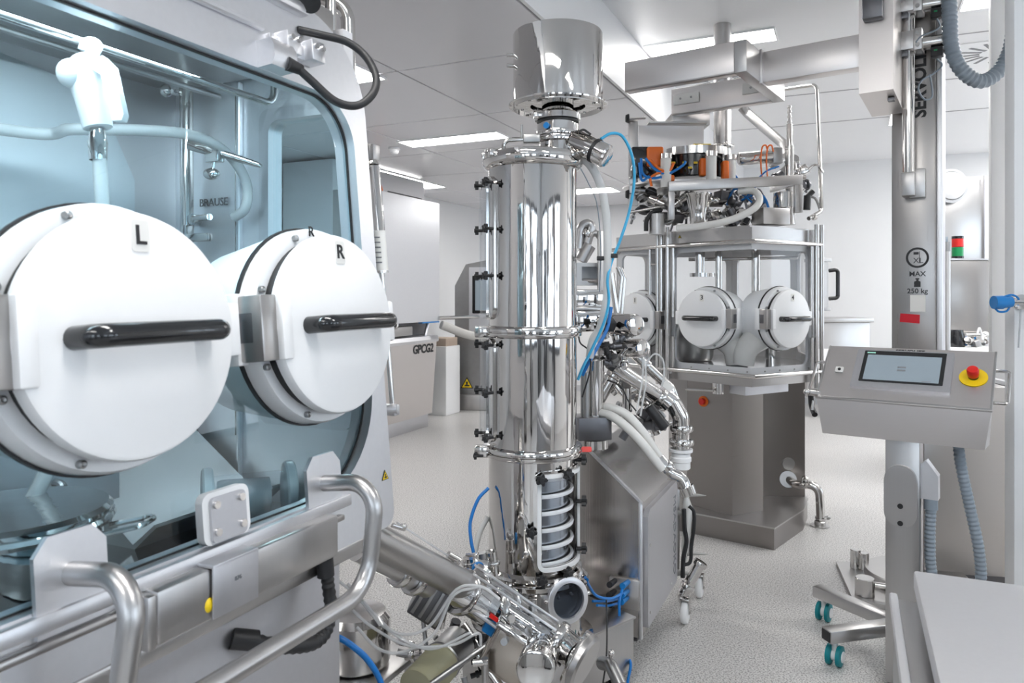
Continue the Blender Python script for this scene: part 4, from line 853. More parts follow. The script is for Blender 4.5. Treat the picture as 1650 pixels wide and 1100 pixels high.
# mast on the cart that carries the upper cluster
mq = at(968,600,3.25)
O('mast', MB().box((-.014,-.014,.80),(.014,.014,1.78), Fr((mq.x,mq.y,0),(1,0,0),(0,1,0),Z), .003), M['satin'], cart)
for (py, L) in ((452,.09),(520,.06),(560,-.10)): O('mast_arm', MB().cyl(at(968,py,3.25), at(968,py,3.25)+Vector((-L,.04,0)), .010), M['polish2'], cart)
O('mast_arm', MB().cyl(at(968,515,3.25), at(996,517,3.4), .010), M['polish2'], cart)

# ================================================================== far isolator on pedestal (centre right)
PV = [Vector((1.39,4.30,0)), Vector((1.865,4.585,0)), Vector((1.95,5.05,0)), Vector((1.62,5.45,0)), Vector((1.0,5.45,0)), Vector((.72,5.12,0)), Vector((.995,4.76,0))]
PCN = Vector((1.35,4.9,0))
def zh(y, d=4.3): return H-(y-HY)*d/F
def off(poly, k): return [PCN+(p-PCN)*(1+k/((p-PCN).length)) for p in poly]
class Facets:
    """x = arc length along a polyline of corners, y = height, z = outward offset"""
    def __init__(s, pts):
        s.p = [Vector(p) for p in pts]; s.l = [0]
        for a, b in zip(s.p, s.p[1:]): s.l.append(s.l[-1]+(b-a).length)
    def __call__(s, x, y, z):
        i = 0
        while i < len(s.p)-2 and x > s.l[i+1]: i += 1
        a, b = s.p[i], s.p[i+1]; d = (b-a).normalized(); n = Vector((d.y, -d.x, 0))
        if n.dot(a-PCN) < 0: n = -n
        return a+d*(x-s.l[i])+n*z+Vector((0,0,y))
hx = thing('pedestal_isolator', 'faceted stainless isolator on a pedestal with numbered white port covers', 'isolator', (1.4,4.9,0))
zL0, zL1, zW1, zW0, zRb = 1.825, 1.895, 1.79, 1.07, 1.03
def poly2(ps): return [(p.x, p.y) for p in ps]
O('lid', MB().prism(poly2(off(PV,.0)), W, zL0, zL1).prism(poly2(off(PV,-.03)), W, zL1, zL1+.012), M['satin'], hx)
O('skirt', MB().prism(poly2(off(PV,.0)), W, .965, 1.055), M['brush'], hx)
O('chamber_floor', MB().prism(poly2(off(PV,-.02)), W, 1.055, 1.065), M['polish2'], hx)
for (a, b) in ((1,2),(2,3),(3,4),(4,5)):
    f = Facets([PV[a],PV[b]]); L = f.l[-1]; fp_ = Fr(PV[a], (PV[b]-PV[a]).normalized(), Z, (f(0,0,1)-f(0,0,0)))
    rp_ = O('rear_panel', MB().ring(rrect(0,L,1.055,zL0,.004,5), rrect(.05,L-.05,1.12,zL0-.05,.06,5), fp_, -.02, -.002), M['satin'], hx)
    O('rear_pane', MB().add([fp_(x,y,-.01) for y in (1.10,zL0-.03) for x in (.03,L-.03)], [(0,1,3,2)]), M['acryl'], rp_)
# front windows
fA = Facets([PV[6],PV[0],PV[1]]); LA = fA.l[-1]; xc0 = fA.l[1]
def bentring(fr, x0, x1, y0, y1, r, wd, h0, h1, crease=None):
    o = rrect(x0,x1,y0,y1,r,6); i = rrect(x0+wd,x1-wd,y0+wd,y1-wd,max(r-wd,.01),6); oo, ii = [], []
    for k in range(len(o)):
        p, q = o[k], o[(k+1)%len(o)]; a, b = i[k], i[(k+1)%len(i)]; oo.append(p); ii.append(a)
        if crease and (p[0]-crease)*(q[0]-crease) < 0 and abs(p[0]-q[0]) > .05:
            f = (crease-p[0])/(q[0]-p[0]); oo.append((crease,p[1])); ii.append((crease,a[1]))
    return MB().ring(oo, ii, fr, h0, h1)
wf = O('front_window_frame', bentring(fA, .02, LA-.02, zW0-.04, zW1+.02, .09, .045, -.012, .006, xc0), M['lightgrey'], hx)
mb = MB(); xs = [.04, xc0, LA-.04]
mb.add([fA(x,y,-.002) for y in (zW0-.02,zW1) for x in xs], [(0,1,4,3),(1,2,5,4)]); O('front_pane', mb, M['acryl'], wf)
for k in range(9):
    for (x, y) in ((.06+(LA-.12)*k/8, zW0-.018),): O('screw', MB().cyl(fA(x,y,.004), fA(x,y,.009), .005, None, 8), M['gun'], wf)
O('side_stile', MB().box((0,1.055,-.02),(.03,zL0,-.002), Fr(PV[6],(PV[0]-PV[6]).normalized(),Z,(fA(.1,0,1)-fA(.1,0,0)))).box((LA-xc0-.03,1.055,-.02),(LA-xc0,zL0,-.002), Fr(PV[0],(PV[1]-PV[0]).normalized(),Z,(fA(LA-.1,0,1)-fA(LA-.1,0,0)))), M['satin'], hx)
fC = Facets([PV[5],PV[6]]); LC = fC.l[-1]
wc = O('side_window_frame', bentring(fC, .02, LC-.02, zW0-.04, zW1+.02, .08, .04, -.012, .006), M['lightgrey'], hx)
O('side_pane', MB().add([fC(x,y,-.002) for y in (zW0-.02,zW1) for x in (.03,LC-.03)], [(0,1,3,2)]), M['acryl'], wc)
# rails and posts
for z_, nm in ((zh(389),'upper_rail'), (zRb,'lower_rail')):
    ps = off([PV[5],PV[6],PV[0],PV[1],PV[2]], .045); O(nm, MB().tube([p+Vector((0,0,z_)) for p in ps], .0135, 12), M['polish2'], hx)
def post(p, r, z0, z1, nm='post', m='polish2'): O(nm, MB().cyl((p.x,p.y,z0), (p.x,p.y,z1), r, None, 16), M[m], hx)
o6 = off([PV[6]],.045)[0]; o1 = off([PV[1]],.045)[0]; tA = (PV[0]-PV[6]).normalized(); tC = (PV[5]-PV[6]).normalized(); tB = (PV[0]-PV[1]).normalized()
for q in (o6+tA*.05, o6+tC*.03, o6): post(q, .013, .93, 1.93)
post(PV[6]+tA*.01, .03, 1.0, 1.9, 'corner_post', 'satin')
for q in (o1, o1+tB*.05): post(q, .013, .93, 1.93)
post(PV[1], .028, 1.0, 1.9, 'corner_post', 'satin')
for (fr, x) in ((fA,.07),(fA,LA-.06)):
    for (a, b) in ((1.36,1.80),(1.02,1.24)): O('guard_bar', MB().cyl(fr(x,a,.03), fr(x,b,.03), .011, None, 12), M['polish2'], hx)
for (x, a, b) in ((LC-.12,1.36,1.80),(LC-.12,1.02,1.22)): O('guard_bar', MB().cyl(fC(x,a,.03), fC(x,b,.03), .011, None, 12), M['polish2'], hx)
for y in (1.40,1.70): O('guard_pin', MB().cyl(fC(LC-.12,y,.03), fC(LC-.04,y,.01), .006, None, 8), M['polish2'], hx)
# ports
def facet_frame(fr, x, z): 
    o = fr(x,z,0); return Fr(o, (fr(x+.01,z,0)-o).normalized(), Z, (fr(x,z,1)-o).normalized())
def farport(fr, x, z, rc, num, mirror):
    f = facet_frame(fr, x, z); return port(f, rc, num, hx, tagh=.72, mirror_hinge=mirror)
farport(fA, .317, 1.36, .172, '3', False); farport(fA, xc0+.235, 1.36, .172, '4', True); farport(fC, LC*.55, 1.34, .172, '1', False)
# gauntlet sleeves and inner pipes
for (x, sgn, lab) in ((.37, 1, 'cream cloth glove sleeve hanging at the left inside the front window'), (xc0+.14, -1, 'cream cloth glove sleeve hanging at the right inside the front window')):
    p0 = fA(x-.06*sgn,1.30,-.05); p1 = fA(x+.02*sgn,1.18,-.14); p2 = fA(x+.03*sgn,1.08,-.16)
    tag(O('glove_sleeve', MB().tube(spline([p0,p1,p2],4), 0, 14, True, [.09,.09,.085,.075,.07,.068,.066,.064,.062]), M['hosew']), lab, 'glove')
inn = thing('chamber_pipes', 'polished pipes and tank inside the pedestal isolator', 'pipe', (1.3,4.85,1.07))
for (px, y0, y1, d, r) in ((1128,365,440,4.75,.03),(1158,365,470,4.8,.022),(1218,365,500,4.85,.028),(1245,470,600,4.9,.05)):
    O('pipe', MB().cyl(at(px,y0,d)+Vector((0,0,-.02)), at(px,y1,d), r, None, 20), M['polish'], inn)
O('plate', MB().cyl(at(1132,440,4.75), at(1132,446,4.75), .08, None, 28), M['polish2'], inn)
O('tank', MB().lathe([(0,0),(.11,0),(.12,.02),(.12,.22),(.09,.30),(0,.31)], Fr((1.22,4.95,1.07),(1,0,0),(0,1,0),Z), 32), M['gun'], inn)
O('rail', MB().cyl(at(1110,418,4.9), at(1285,415,4.9), .012), M['polish2'], inn)
O('tank_clamp', MB().box((-.06,-.05,0),(.06,.05,.2),Fr((1.5,4.95,1.07),(1,0,0),(0,1,0),Z),.01), M['dark'], inn)
# acrylic hatch with black handle on the right
ht = thing('acrylic_hatch', 'clear hatch box with black handle at the right of the pedestal isolator', 'hatch', at(1330,500,5.0))
fh2 = Fr(at(1322,460,5.0), Vector((.8,.5,0)).normalized(), Vector((-.5,.8,0)).normalized(), Z)
O('box', MB().box((-.03,-.02,-.15), (.06,.10,.16), fh2, .006), M['acryl'], ht)
O('frame', MB().box((-.04,-.03,.16), (.08,.10,.185), fh2, .003).box((-.04,-.03,-.17), (.07,.10,-.15), fh2, .003), M['lightgrey'], ht)
O('handle', MB().tube(fillet([at(1336,436,4.95), at(1350,434,4.95), at(1350,480,4.95), at(1336,481,4.95)], .02), .013, 12), M['black'], ht)
# pedestal
PD = [(1.144,4.85),(1.362,4.59),(1.59,4.70),(1.70,5.05),(1.985,5.03),(1.985,5.42),(1.144,5.42)]
pd = O('pedestal', MB().prism(PD, W, .133, .97), M['brushd'], hx)
PL = [(.90,4.84),(1.54,4.36),(1.86,4.74),(1.99,5.0),(1.99,5.5),(.90,5.5)]
O('plinth', MB().prism(PL, W, 0, .125), M['brushd'], hx)
O('plinth_top', MB().prism([(1.45+(x-1.45)*1.012, 4.95+(y-4.95)*1.012) for x, y in PL], W, .125, .134), M['satin'], hx)
O('apron_box', MB().prism([(1.33,4.54),(1.39,4.42),(1.72,4.62),(1.68,4.72)], W, .90, .965), M['matte'], hx)
O('apron_bar', MB().cyl(at(1105,627,4.6), at(1150,629,4.5), .009).cyl(at(1157,615,4.55), at(1157,634,4.55), .035), M['polish2'], hx)
es = O('stop_ring', MB().cyl((1.228,4.752,.82), (1.222,4.745,.82), .034), M['orange'], pd)
O('stop_button', MB().cyl((1.222,4.745,.82), (1.205,4.73,.82), .02), M['red'], es)
fr_ = Fr((1.85,5.03,0), (1,0,0), Z, (0,-1,0))
O('blank_disc', MB().cyl((1.875,5.04,.355), (1.875,5.028,.355), .042), M['gun'], pd)
dp = thing('drain_pipe', 'curved steel drain pipe from the pedestal to a floor flange', 'pipe', (2.0,4.82,0))
O('pipe', MB().tube(fillet([at(1272,773,5.02), at(1282,781,4.9), at(1320,780,4.83), at(1323,846,4.82)], .08, 8), .027, 18), M['polish2'], dp)
O('wall_flange', MB().cyl(at(1270,772,5.05), at(1270,772,5.01), .055), M['gun'], dp)
O('floor_flange', MB().lathe([(0,.001),(.06,.001),(.06,.006),(.035,.01),(.035,.03),(.03,.035)], Fr((2.0,4.82,0),(1,0,0),(0,1,0),Z), 24), M['satin'], dp)
for (px, py) in ((1297,775),(1323,834)): 
    O('clamp', clamp(MB(), at(px,py,4.83), Vector((1,0,-.05)) if px < 1310 else Z, .028, .01), M['polish2'], dp)
O('clamp_nut', MB().sphere(at(1334,834,4.82), .014, 6).cyl(at(1326,834,4.82), at(1338,834,4.82), .006), M['gun'], dp)

# ------------------------------------------------------------------ machinery on the isolator lid
tm = thing('lid_machinery', 'black and orange drive unit with white pillars on the isolator lid', 'machine', (1.15,4.75,1.91))
bp_ = at(1125,293,4.62)
O('deck', MB().prism(circ(0,0,.30,40), Fr((1.02,4.80,zh(296,4.6)),(1,0,0),(0,1,0),Z), 0, .012), M['satin'], tm)
O('drive_body', MB().cyl(at(1118,290,4.78), at(1118,243,4.78), .19, None, 40, .006), M['black'], tm)
O('drive_cap', MB().lathe([(0,.012),(.10,.012),(.12,.0),(.21,-.002),(.21,-.05),(0,-.05)], Fr(at(1120,243,4.78),(1,0,0),(0,1,0),Z), 40), M['polish2'], tm)
O('cap_label', MB().box((-.05,-.13,.0),(.06,-.06,.02), Fr(at(1122,243,4.78),(1,0,0),(0,1,0),Z), .002), M['yellow'], tm)
O('control_block', MB().box((-.09,-.05,-.09),(.06,.10,.09), Fr(at(1040,262,4.6),(1,0,0),(0,1,0),Z), .006), M['black'], tm)
for (px, py, d, a, b) in ((1055,253,4.55,.05,.06),(1132,270,4.57,.02,.055),(1168,275,4.6,.02,.06),(1078,288,4.5,.03,.02)):
    O('orange_cover', MB().box((-a,-.03,-b),(a,.03,b), Fr(at(px,py,d),(1,0,0),(0,1,0),Z), .012, 3), M['orange'], tm)
for (px, y0, y1, d) in ((1073,302,256,4.48),(1146,292,252,4.5),(1177,293,258,4.62)):
    O('pillar', MB().cyl(at(px,y0,d), at(px,y1,d), .032, None, 20), M['hosew'], tm); O('pillar_cap', MB().cyl(at(px,y1,d), at(px,y1-8,d), .036, None, 20), M['polish2'], tm)
for i in range(5): O('marker', MB().box((-.012,-.002,-.006),(.012,.002,.006), Fr(at(1085+i*9,262+(i%2)*8,4.57),(1,0,0),(0,1,0),Z)), M['yellow'], tm)
for i, (m_, pts) in enumerate((('blue',((1033,255),(1036,280),(1052,287),(1066,285))),('blue',((1040,255),(1055,272),(1075,280),(1098,268),(1105,260))),('orange',((1048,258),(1062,272),(1078,275),(1086,262))),('orange',((1050,300),(1048,288),(1058,280),(1075,276))),('blue',((1030,262),(1034,290),(1046,284))))):
    O('cable', MB().tube(spline([at(x,y,4.46) for x, y in pts]), .008, 8), M[m_], tm)
O('eyebolt', MB().torus(Fr(at(1108,240,4.7),(1,0,0),Z,(0,1,0)), .016, .004, 16, 6), M['polish2'], tm)
shc = thing('sheet_cover', 'bent steel sheet cover with black knobs left above the drive unit', 'cover', at(1025,330,4.7))
O('mast', MB().box((-.028,-.02,-.0),(.028,.02,.56), Fr(at(1020,332,4.7),(1,0,0),(0,1,0),Z), .003), M['satin'], shc)
O('sheet', MB().prism([(-.0,.02),(.42,.05),(.42,.06),(.0,.03)], Fr(at(1030,262,4.68),(1,0,0),(0,1,0),Z), 0, .24), M['warm'], shc)
O('top_sheet', MB().box((.05,-.05,.24),(.42,.3,.25), Fr(at(1030,262,4.68),(1,0,0),(0,1,0),Z), .002), M['satin'], shc)
O('upper_box', MB().box((.22,.05,.25),(.46,.3,.33), Fr(at(1030,262,4.68),(1,0,0),(0,1,0),Z), .004), M['satin'], shc)
for (py) in (191, 313):
    k = O('clamp_bar', MB().cyl(at(1012,py,4.66), at(1040,py-1,4.66), .008), M['polish2'], shc); O('knob', MB().cyl(at(1013,py,4.66), at(1008,py,4.66), .03, .022, 20), M['rubber'], shc)
fn = thing('funnel_cup', 'polished funnel cup standing on the isolator lid', 'funnel', at(1125,362,4.45))
O('cup', MB().lathe([(0,0),(.048,0),(.05,.005),(.050,.06),(.072,.17),(.078,.178),(.08,.19),(.07,.19),(.046,.07),(0,.07)], Fr(at(1125,363,4.45),(1,0,0),(0,1,0),Z), 36), M['polish'], fn)
fbar = thing('gantry_frame', 'flat steel gantry bar on legs over the lid fittings', 'frame', at(1185,350,4.45))
ga_, gb_ = at(1078,300,4.42), at(1294,289,4.5); gx = (gb_-ga_); gl_ = gx.length; gx.normalize()
gf = Fr(ga_, gx, Vector((-gx.y,gx.x,0)).normalized(), Z)
O('bar', MB().box((0,0,-.03),(gl_,.03,.03), gf, .003), M['satin'], fbar)
for q in (0, gl_-.05): O('leg', MB().box((q,0,-.20),(q+.05 if q else .035,.03,-.03), gf, .003), M['satin'], fbar)
for q in (.02, gl_-.05): O('brace', MB().box((q,.03,-.03),(q+.03,.35,.03), gf, .003), M['satin'], fbar)
pipe('ceiling_pipe', 'wide vertical steel pipe rising from the lid to the ceiling', [([at(1164,262,4.95), at(1164,235,4.95), (at(1164,235,4.95).x,4.95,ZR)], .057, 0)], m='satin', clamps=[(at(1164,237,4.95), Z, .058)])
cd = thing('conduit_drop', 'thin pipe with white ceiling rosette beside the wide pipe', 'pipe', at(1197,75,5.6))
O('pipe', MB().cyl(at(1197,140,5.6), (at(1197,20,5.6).x,5.6,ZR-.04), .030), M['satin'], cd)
O('rosette', MB().lathe([(.03,-.12),(.036,-.11),(.085,-.01),(.088,0),(.0,0)], Fr((at(1197,20,5.6).x,5.6,ZR),(1,0,0),(0,1,0),Z), 28), M['white'], cd)
pipe('diagonal_pipe', 'diagonal steel pipe joining the threaded stem on the lid', [([at(1195,172,5.3), at(1205,183,5.3), at(1262,232,5.05), at(1268,250,5.0)], .033, .06)], m='satin')
stm = thing('threaded_stem', 'upright stem with ringed tip at the right of the lid', 'stem', at(1272,305,4.7))
O('stem', MB().cyl(at(1272,312,4.7), at(1272,235,4.7), .026, None, 18).cyl(at(1272,235,4.7), at(1272,200,4.7), .018, None, 16), M['polish2'], stm)
mb = MB().cyl(at(1272,200,4.7), at(1272,170,4.7), .010)
for i in range(4): mb.cyl(at(1272,198-i*8,4.7), at(1272,195-i*8,4.7), .015)
O('tip', mb, M['satin'], stm)
O('drum', MB().cyl(at(1264,336,4.6), at(1264,310,4.6), .066, None, 28, .004), M['polish'], stm)
O('base', MB().cyl(at(1268,362,4.62), at(1268,336,4.62), .05, None, 24), M['polish'], stm)
tag(O('junction_box', MB().box((-.10,-.06,0),(.09,.06,.10), Fr(at(1243,363,4.5), Vector((.95,.3,0)).normalized(), Vector((-.3,.95,0)).normalized(), Z), .005), M['satin']), 'beige looking square box on the lid beside the drum', 'box')
pipe('slim_pipe', 'slim steel pipe dropping from the ceiling right of the isolator', [([at(1262,144,5.2), at(1316,136,5.0), at(1324,340,4.9), at(1303,352,4.8)], .013, .05)], m='polish2', clamps=[(at(1312,350,4.82), Vector((1,0,.3)), .014)])
hc = thing('air_cylinder', 'horizontal polished air cylinder with orange wires', 'cylinder', at(1225,262,4.7))
O('barrel', MB().cyl(at(1190,256,4.7), at(1246,252,4.7), .042, None, 28, .006), M['polish'], hc)
O('head', MB().box((-.03,-.045,-.05),(.03,.045,.05), Fr(at(1250,252,4.7),(1,0,0),(0,1,0),Z), .006), M['gun'], hc)
for (x) in (1228,1237): O('orange_wire', MB().tube(spline([at(x,290,4.6), at(x-2,260,4.6), at(x,238,4.6), at(x+6,234,4.6), at(x+9,244,4.62)]), .005, 8), M['orange'], hc)
O('blue_wire', MB().tube(spline([at(1223,286,4.6), at(1236,275,4.6), at(1255,268,4.62)]), .005, 8), M['blue'], hc)
hose('silicone_hose', 'ribbed white hose lying across the isolator lid', [at(1090,368,4.36), at(1130,364,4.34), at(1175,355,4.34), at(1212,338,4.36), at(1224,322,4.4), at(1215,308,4.45), at(1190,308,4.5)], .021, 'hosew')
rv = random.Random(5)
def cluster(name, label, n, x0, x1, y0, y1, d0, d1, mats, seed, rmin=.012, rmax=.03, cat='valves'):
    th = thing(name, label, cat, at((x0+x1)/2,y1,(d0+d1)/2)); r_ = random.Random(seed)
    for i in range(n):
        p = at(r_.uniform(x0,x1), r_.uniform(y0,y1), r_.uniform(d0,d1)); ax = Vector((r_.uniform(-1,1), r_.uniform(-.5,.5), r_.uniform(-1,1))).normalized(); L = r_.uniform(.04,.11); r = r_.uniform(rmin,rmax)
        k = r_.random()
        if k < .55: mb = MB().cyl(p, p+ax*L, r, r*r_.choice((1,.7)), 12); clamp(mb, p+ax*L*.5, ax, r, .006); nm = 'valve'
        elif k < .8: mb = MB().box((-r*1.6,-r,-r), (r*1.6,r,r*1.3), axisframe(p, ax), .004); nm = 'valve_block'
        else: mb = MB().tube(spline([p, p+ax*L+Vector((0,0,.03)), p+ax*L*1.6-Vector((0,0,.05))], 4), .008, 8); nm = 'loop'
        O(nm, mb, M[r_.choice(mats)], th)
    return th
cluster('lid_valve_cluster', 'dark tangle of valves between the lid and the gantry bar', 70, 1085, 1225, 312, 360, 4.55, 5.0, ('dark','dark','rubber','polish','gun','polish2'), 21)
cluster('right_valve_cluster', 'polished valve heads right of the upright stem', 22, 1250, 1300, 248, 345, 4.75, 5.0, ('polish','polish','gun','polish2','dark'), 8, .014, .034)
cluster('blue_wire_tangle', 'tangle of thin blue wires behind the gantry bar', 14, 1185, 1235, 300, 325, 4.55, 4.7, ('blue',), 4, .004, .007, 'wires')
cluster('left_valve_cluster', 'valves under the drive unit at the left of the lid', 22, 1030, 1090, 305, 358, 4.6, 4.8, ('gun','dark','polish2','satin'), 31, .014, .034)
lx = thing('left_lid_fittings', 'small flange can with black hose at the left end of the lid', 'fitting', at(1060,375,4.6))
O('can', MB().cyl(at(1058,378,4.62), at(1058,345,4.62), .05, None, 24), M['satin'], lx)
O('black_hose', MB().tube(spline([at(1041,372,4.6), at(1042,355,4.6), at(1052,342,4.6), at(1066,338,4.6)]), .014, 10), M['rubber'], lx)
O('arm', MB().cyl(at(1014,342,4.6), at(1070,332,4.6), .010), M['polish2'], lx); O('arm_hook', MB().torus(Fr(at(1020,350,4.6),(1,0,0),Z,(0,1,0)), .012, .005, 14, 6), M['gun'], lx)
O('black_plug', MB().cyl(at(1300,338,4.7), at(1301,315,4.7), .022).cyl(at(1300,318,4.7), at(1310,308,4.7), .016), M['rubber'], lx)
warning(None, Fr(fA(.10,1.865,.003), tA, Z, (fA(.1,0,1)-fA(.1,0,0)).normalized()), .012, hx)
# ================================================================== column lift on the right
LF = Fr((2.13,3.9,0), Vector((.82,-.57,0)).normalized(), Vector((.57,.82,0)).normalized(), Z)
LP = Fr(LF.o, LF.x, LF.z, -LF.y)     # front face: (right, up, proud)
def zl(y, d=3.9): return H-(y-HY)*d/F
lift = thing('column_lift', 'tall brushed steel column lift marked SERVOLIFT with lifting fork', 'lift', (2.13,3.9,0))
colm = O('column', MB().box((-.122,0,.04),(.085,.22,3.2), LF, .008), M['brushv'], lift)
O('side_rail', MB().box((.086,.02,.04),(.112,.20,3.2), LF, .003), M['frame'], lift)
text('lettering', 'SERVOLIFT', .088, Fr(LP(.012,zl(190),.001), Z, -LF.x, -LF.y), M['ink'], colm, align='LEFT', bold=.003)
O('mark_ring', MB().ring(circ(.0,zl(415),.054,40), circ(.0,zl(415),.043,40), LP, .0005, .0015), M['ink'], colm)
text('lettering', 'XL', .040, Fr(LP(.004,zl(420),.001), LP.x, Z, LP.z), M['ink'], colm)
O('mark_block', MB().prism([(-.018,zl(406)),(.006,zl(406)),(.006,zl(410)),(-.018,zl(410))], LP, .0005, .0015).prism([(.008,zl(405)),(.011,zl(405)),(.011,zl(424)),(.008,zl(424))], LP, .0005, .0015), M['ink'], colm)
text('lettering', 'MAX', .036, Fr(LP(0,zl(441.5),.001), LP.x, Z, LP.z), M['ink'], colm, bold=.0006)
text('lettering', '250 kg', .036, Fr(LP(0,zl(469),.001), LP.x, Z, LP.z), M['ink'], colm, bold=.0006)
zz = zl(456); O('weight_mark', MB().prism([(-.015,zz-.02),(.015,zz-.02),(.015,zz+.008),(.006,zz+.012),(.004,zz+.017),(.010,zz+.022),(.008,zz+.026),(-.008,zz+.026),(-.010,zz+.022),(-.004,zz+.017),(-.006,zz+.012),(-.015,zz+.008)], LP, .0005, .0015), M['ink'], colm)
O('paper_label', MB().prism([(-.034,zl(502)),(.038,zl(502)),(.038,zl(475)),(-.034,zl(475))], LP, .0005, .0015), M['paper'], colm)
O('red_tape', MB().prism([(-.083,zl(519)),(.010,zl(521)),(.012,zl(507)),(-.08,zl(505))], LP, .0005, .0015), M['crim'], colm)
# carriage and fork
O('carriage', MB().prism([(-.40,2.50),(-.02,2.46),(-.002,2.5),(-.002,3.2),(-.40,3.2)], Fr(LF.o, LF.y, LF.z, LF.x), -.214, -.060), M['warm'], lift)
O('main_arm', MB().box((-.70,-.375,2.64),(-.214,-.285,2.806), LF, .005), M['warm'], lift)
O('arm_plate', MB().box((-.705,-.40,2.63),(-.69,-.26,2.815), LF, .003), M['satin'], lift)
O('cross_bar', MB().box((-.765,-.63,2.64),(-.70,.095,2.806), LF, .004), M['satin'], lift)
for (y0, nm) in ((-.63,'fork_tine'),(.035,'fork_tine')):
    t_ = O(nm, MB().box((-1.385,y0,2.64),(-.765,y0+.012,2.806), LF, .003).box((-1.385,y0,2.64),(-.765,y0+.06,2.652), LF, .003).box((-1.385,y0+.05,2.64),(-.765,y0+.06,2.80), LF, .003), M['warm'], lift)
    if y0 > 0:
        for (a, b) in ((-1.37,-1.20),(-.93,-.78)):
            pd_ = O('pad', MB().box((a,y0-.01,2.70),(b,y0,2.765), LF, .003), M['paper'], t_)
            for q in (a+.05, b-.05): O('screw', MB().cyl(LF(q,y0-.008,2.735), LF(q,y0-.014,2.735), .007, None, 8), M['gun'], pd_)
# rod with clamps and sensors
rx, ry = -.034, -.06
O('guide_rod', MB().cyl(LF(rx,ry,zl(312,3.87)), LF(rx,ry,3.2), .031, None, 24), M['polish2'], lift)
O('rod_foot', MB().box((rx-.032,ry-.034,zl(312,3.87)-.015),(rx+.032,ry+.05,zl(278,3.87)), LF, .008).box((rx-.0,ry+.02,zl(312,3.87)-.02),(rx+.075,ry+.06,zl(275,3.87)+.01), LF, .004), M['satin'], lift)
for zq in (zl(64,3.8), zl(2,3.8)):
    b = O('clamp_block', MB().box((-.075,-.13,zq-.045),(.0,-.02,zq+.05), LF, .004).box((-.005,-.135,zq-.055),(.035,-.01,zq+.055), LF, .003), M['satin'], lift)
    for q in (-.03, .03): O('screw', MB().cyl(LF(.015,-.14,zq+q), LF(.015,-.132,zq+q), .011, None, 10), M['gun'], b)
    O('sensor', MB().cyl(LF(.02,-.07,zq-.01), LF(.135,-.06,zq-.01), .034, None, 24), M['polish2'], lift)
    O('sensor_plug', MB().box((.07,-.10,zq-.095),(.125,-.05,zq-.045), LF, .004).cyl(LF(.12,-.075,zq-.065), LF(.15,-.075,zq-.065), .012), M['rubber'], lift)
    O('sensor_lamp', MB().box((.085,-.102,zq-.068),(.10,-.10,zq-.06), LF), M['green'], lift)
    O('grip', MB().box((-.08,-.115,zq-.075),(-.03,-.03,zq-.045), LF, .004), M['dark'], lift)
O('dark_cam', MB().box((-.19,-.46,zl(28,3.6)),(-.10,-.40,zl(-20,3.6)), LF, .006), M['dark'], lift)
O('carriage_switch', MB().box((-.10,-.30,2.470),(-.07,-.26,2.485), LF), M['dark'], lift)
hose('signal_wire', 'grey sensor wire looping beside the SERVOLIFT lettering', [at(1510,95,3.75), at(1518,105,3.75), at(1505,118,3.76), at(1485,130,3.76), at(1480,145,3.76), at(1490,160,3.76), at(1502,155,3.76), at(1500,130,3.76), at(1497,120,3.76)], .0045, 'conduit', 'wire')
hose('signal_wire', 'grey sensor wire arched between the two lift sensors', [at(1476,68,3.72), at(1485,58,3.72), at(1505,50,3.72), at(1514,42,3.72), at(1510,30,3.72)], .0045, 'conduit', 'wire')
def ribbed(name, label, pts, r, m, step=.012, cat='conduit', amp=.86):
    P = spline(pts, 24); L = [0]
    for a, b in zip(P, P[1:]): L.append(L[-1]+(b-a).length)
    n = int(L[-1]/step); Q = []; j = 0
    for i in range(n+1):
        x = L[-1]*i/n
        while j < len(L)-2 and L[j+1] < x: j += 1
        Q.append(P[j].lerp(P[j+1], (x-L[j])/max(1e-6, L[j+1]-L[j])))
    return tag(O(name, MB().tube(Q, 0, 16, True, [r if i % 2 else r*amp for i in range(len(Q))]), M[m]), label, cat)
ribbed('corrugated_conduit', 'large grey corrugated conduit hanging in a bend at the top right', [at(1528,-40,3.6), at(1530,20,3.6), at(1533,75,3.6), at(1549,112,3.6), at(1578,131,3.6), at(1606,118,3.6), at(1626,85,3.6), at(1634,50,3.6)], .036, 'conduit', .011)
# round foot of the lift
lf = thing('lift_foot', 'round steel foot plate with rollers in front of the lift column', 'base plate', (1.95,3.9,0))
O('disc', MB().cyl((2.08,3.83,.03), (2.08,3.83,.075), .24, None, 48, .006), M['satin'], lf)
O('plate', MB().prism([(1.80,4.12),(1.66,3.62),(1.95,3.42),(2.3,3.7),(2.25,4.1)], W, 0.0, .022), M['satin'], lf)
for (x, y, r, h) in ((1.86,4.02,.026,.10),(1.895,4.0,.026,.09),(1.74,3.66,.045,.085)): O('roller', MB().cyl((x,y,.022), (x,y,.022+h), r, None, 20, .003), M['polish2'], lf)
O('link', MB().cyl((1.78,3.64,.08), (1.95,3.55,.08), .014).box((-.04,-.02,.022),(.04,.02,.09), Fr((1.86,3.60,0),(.86,-.5,0),(.5,.86,0),Z), .004), M['polish2'], lf)

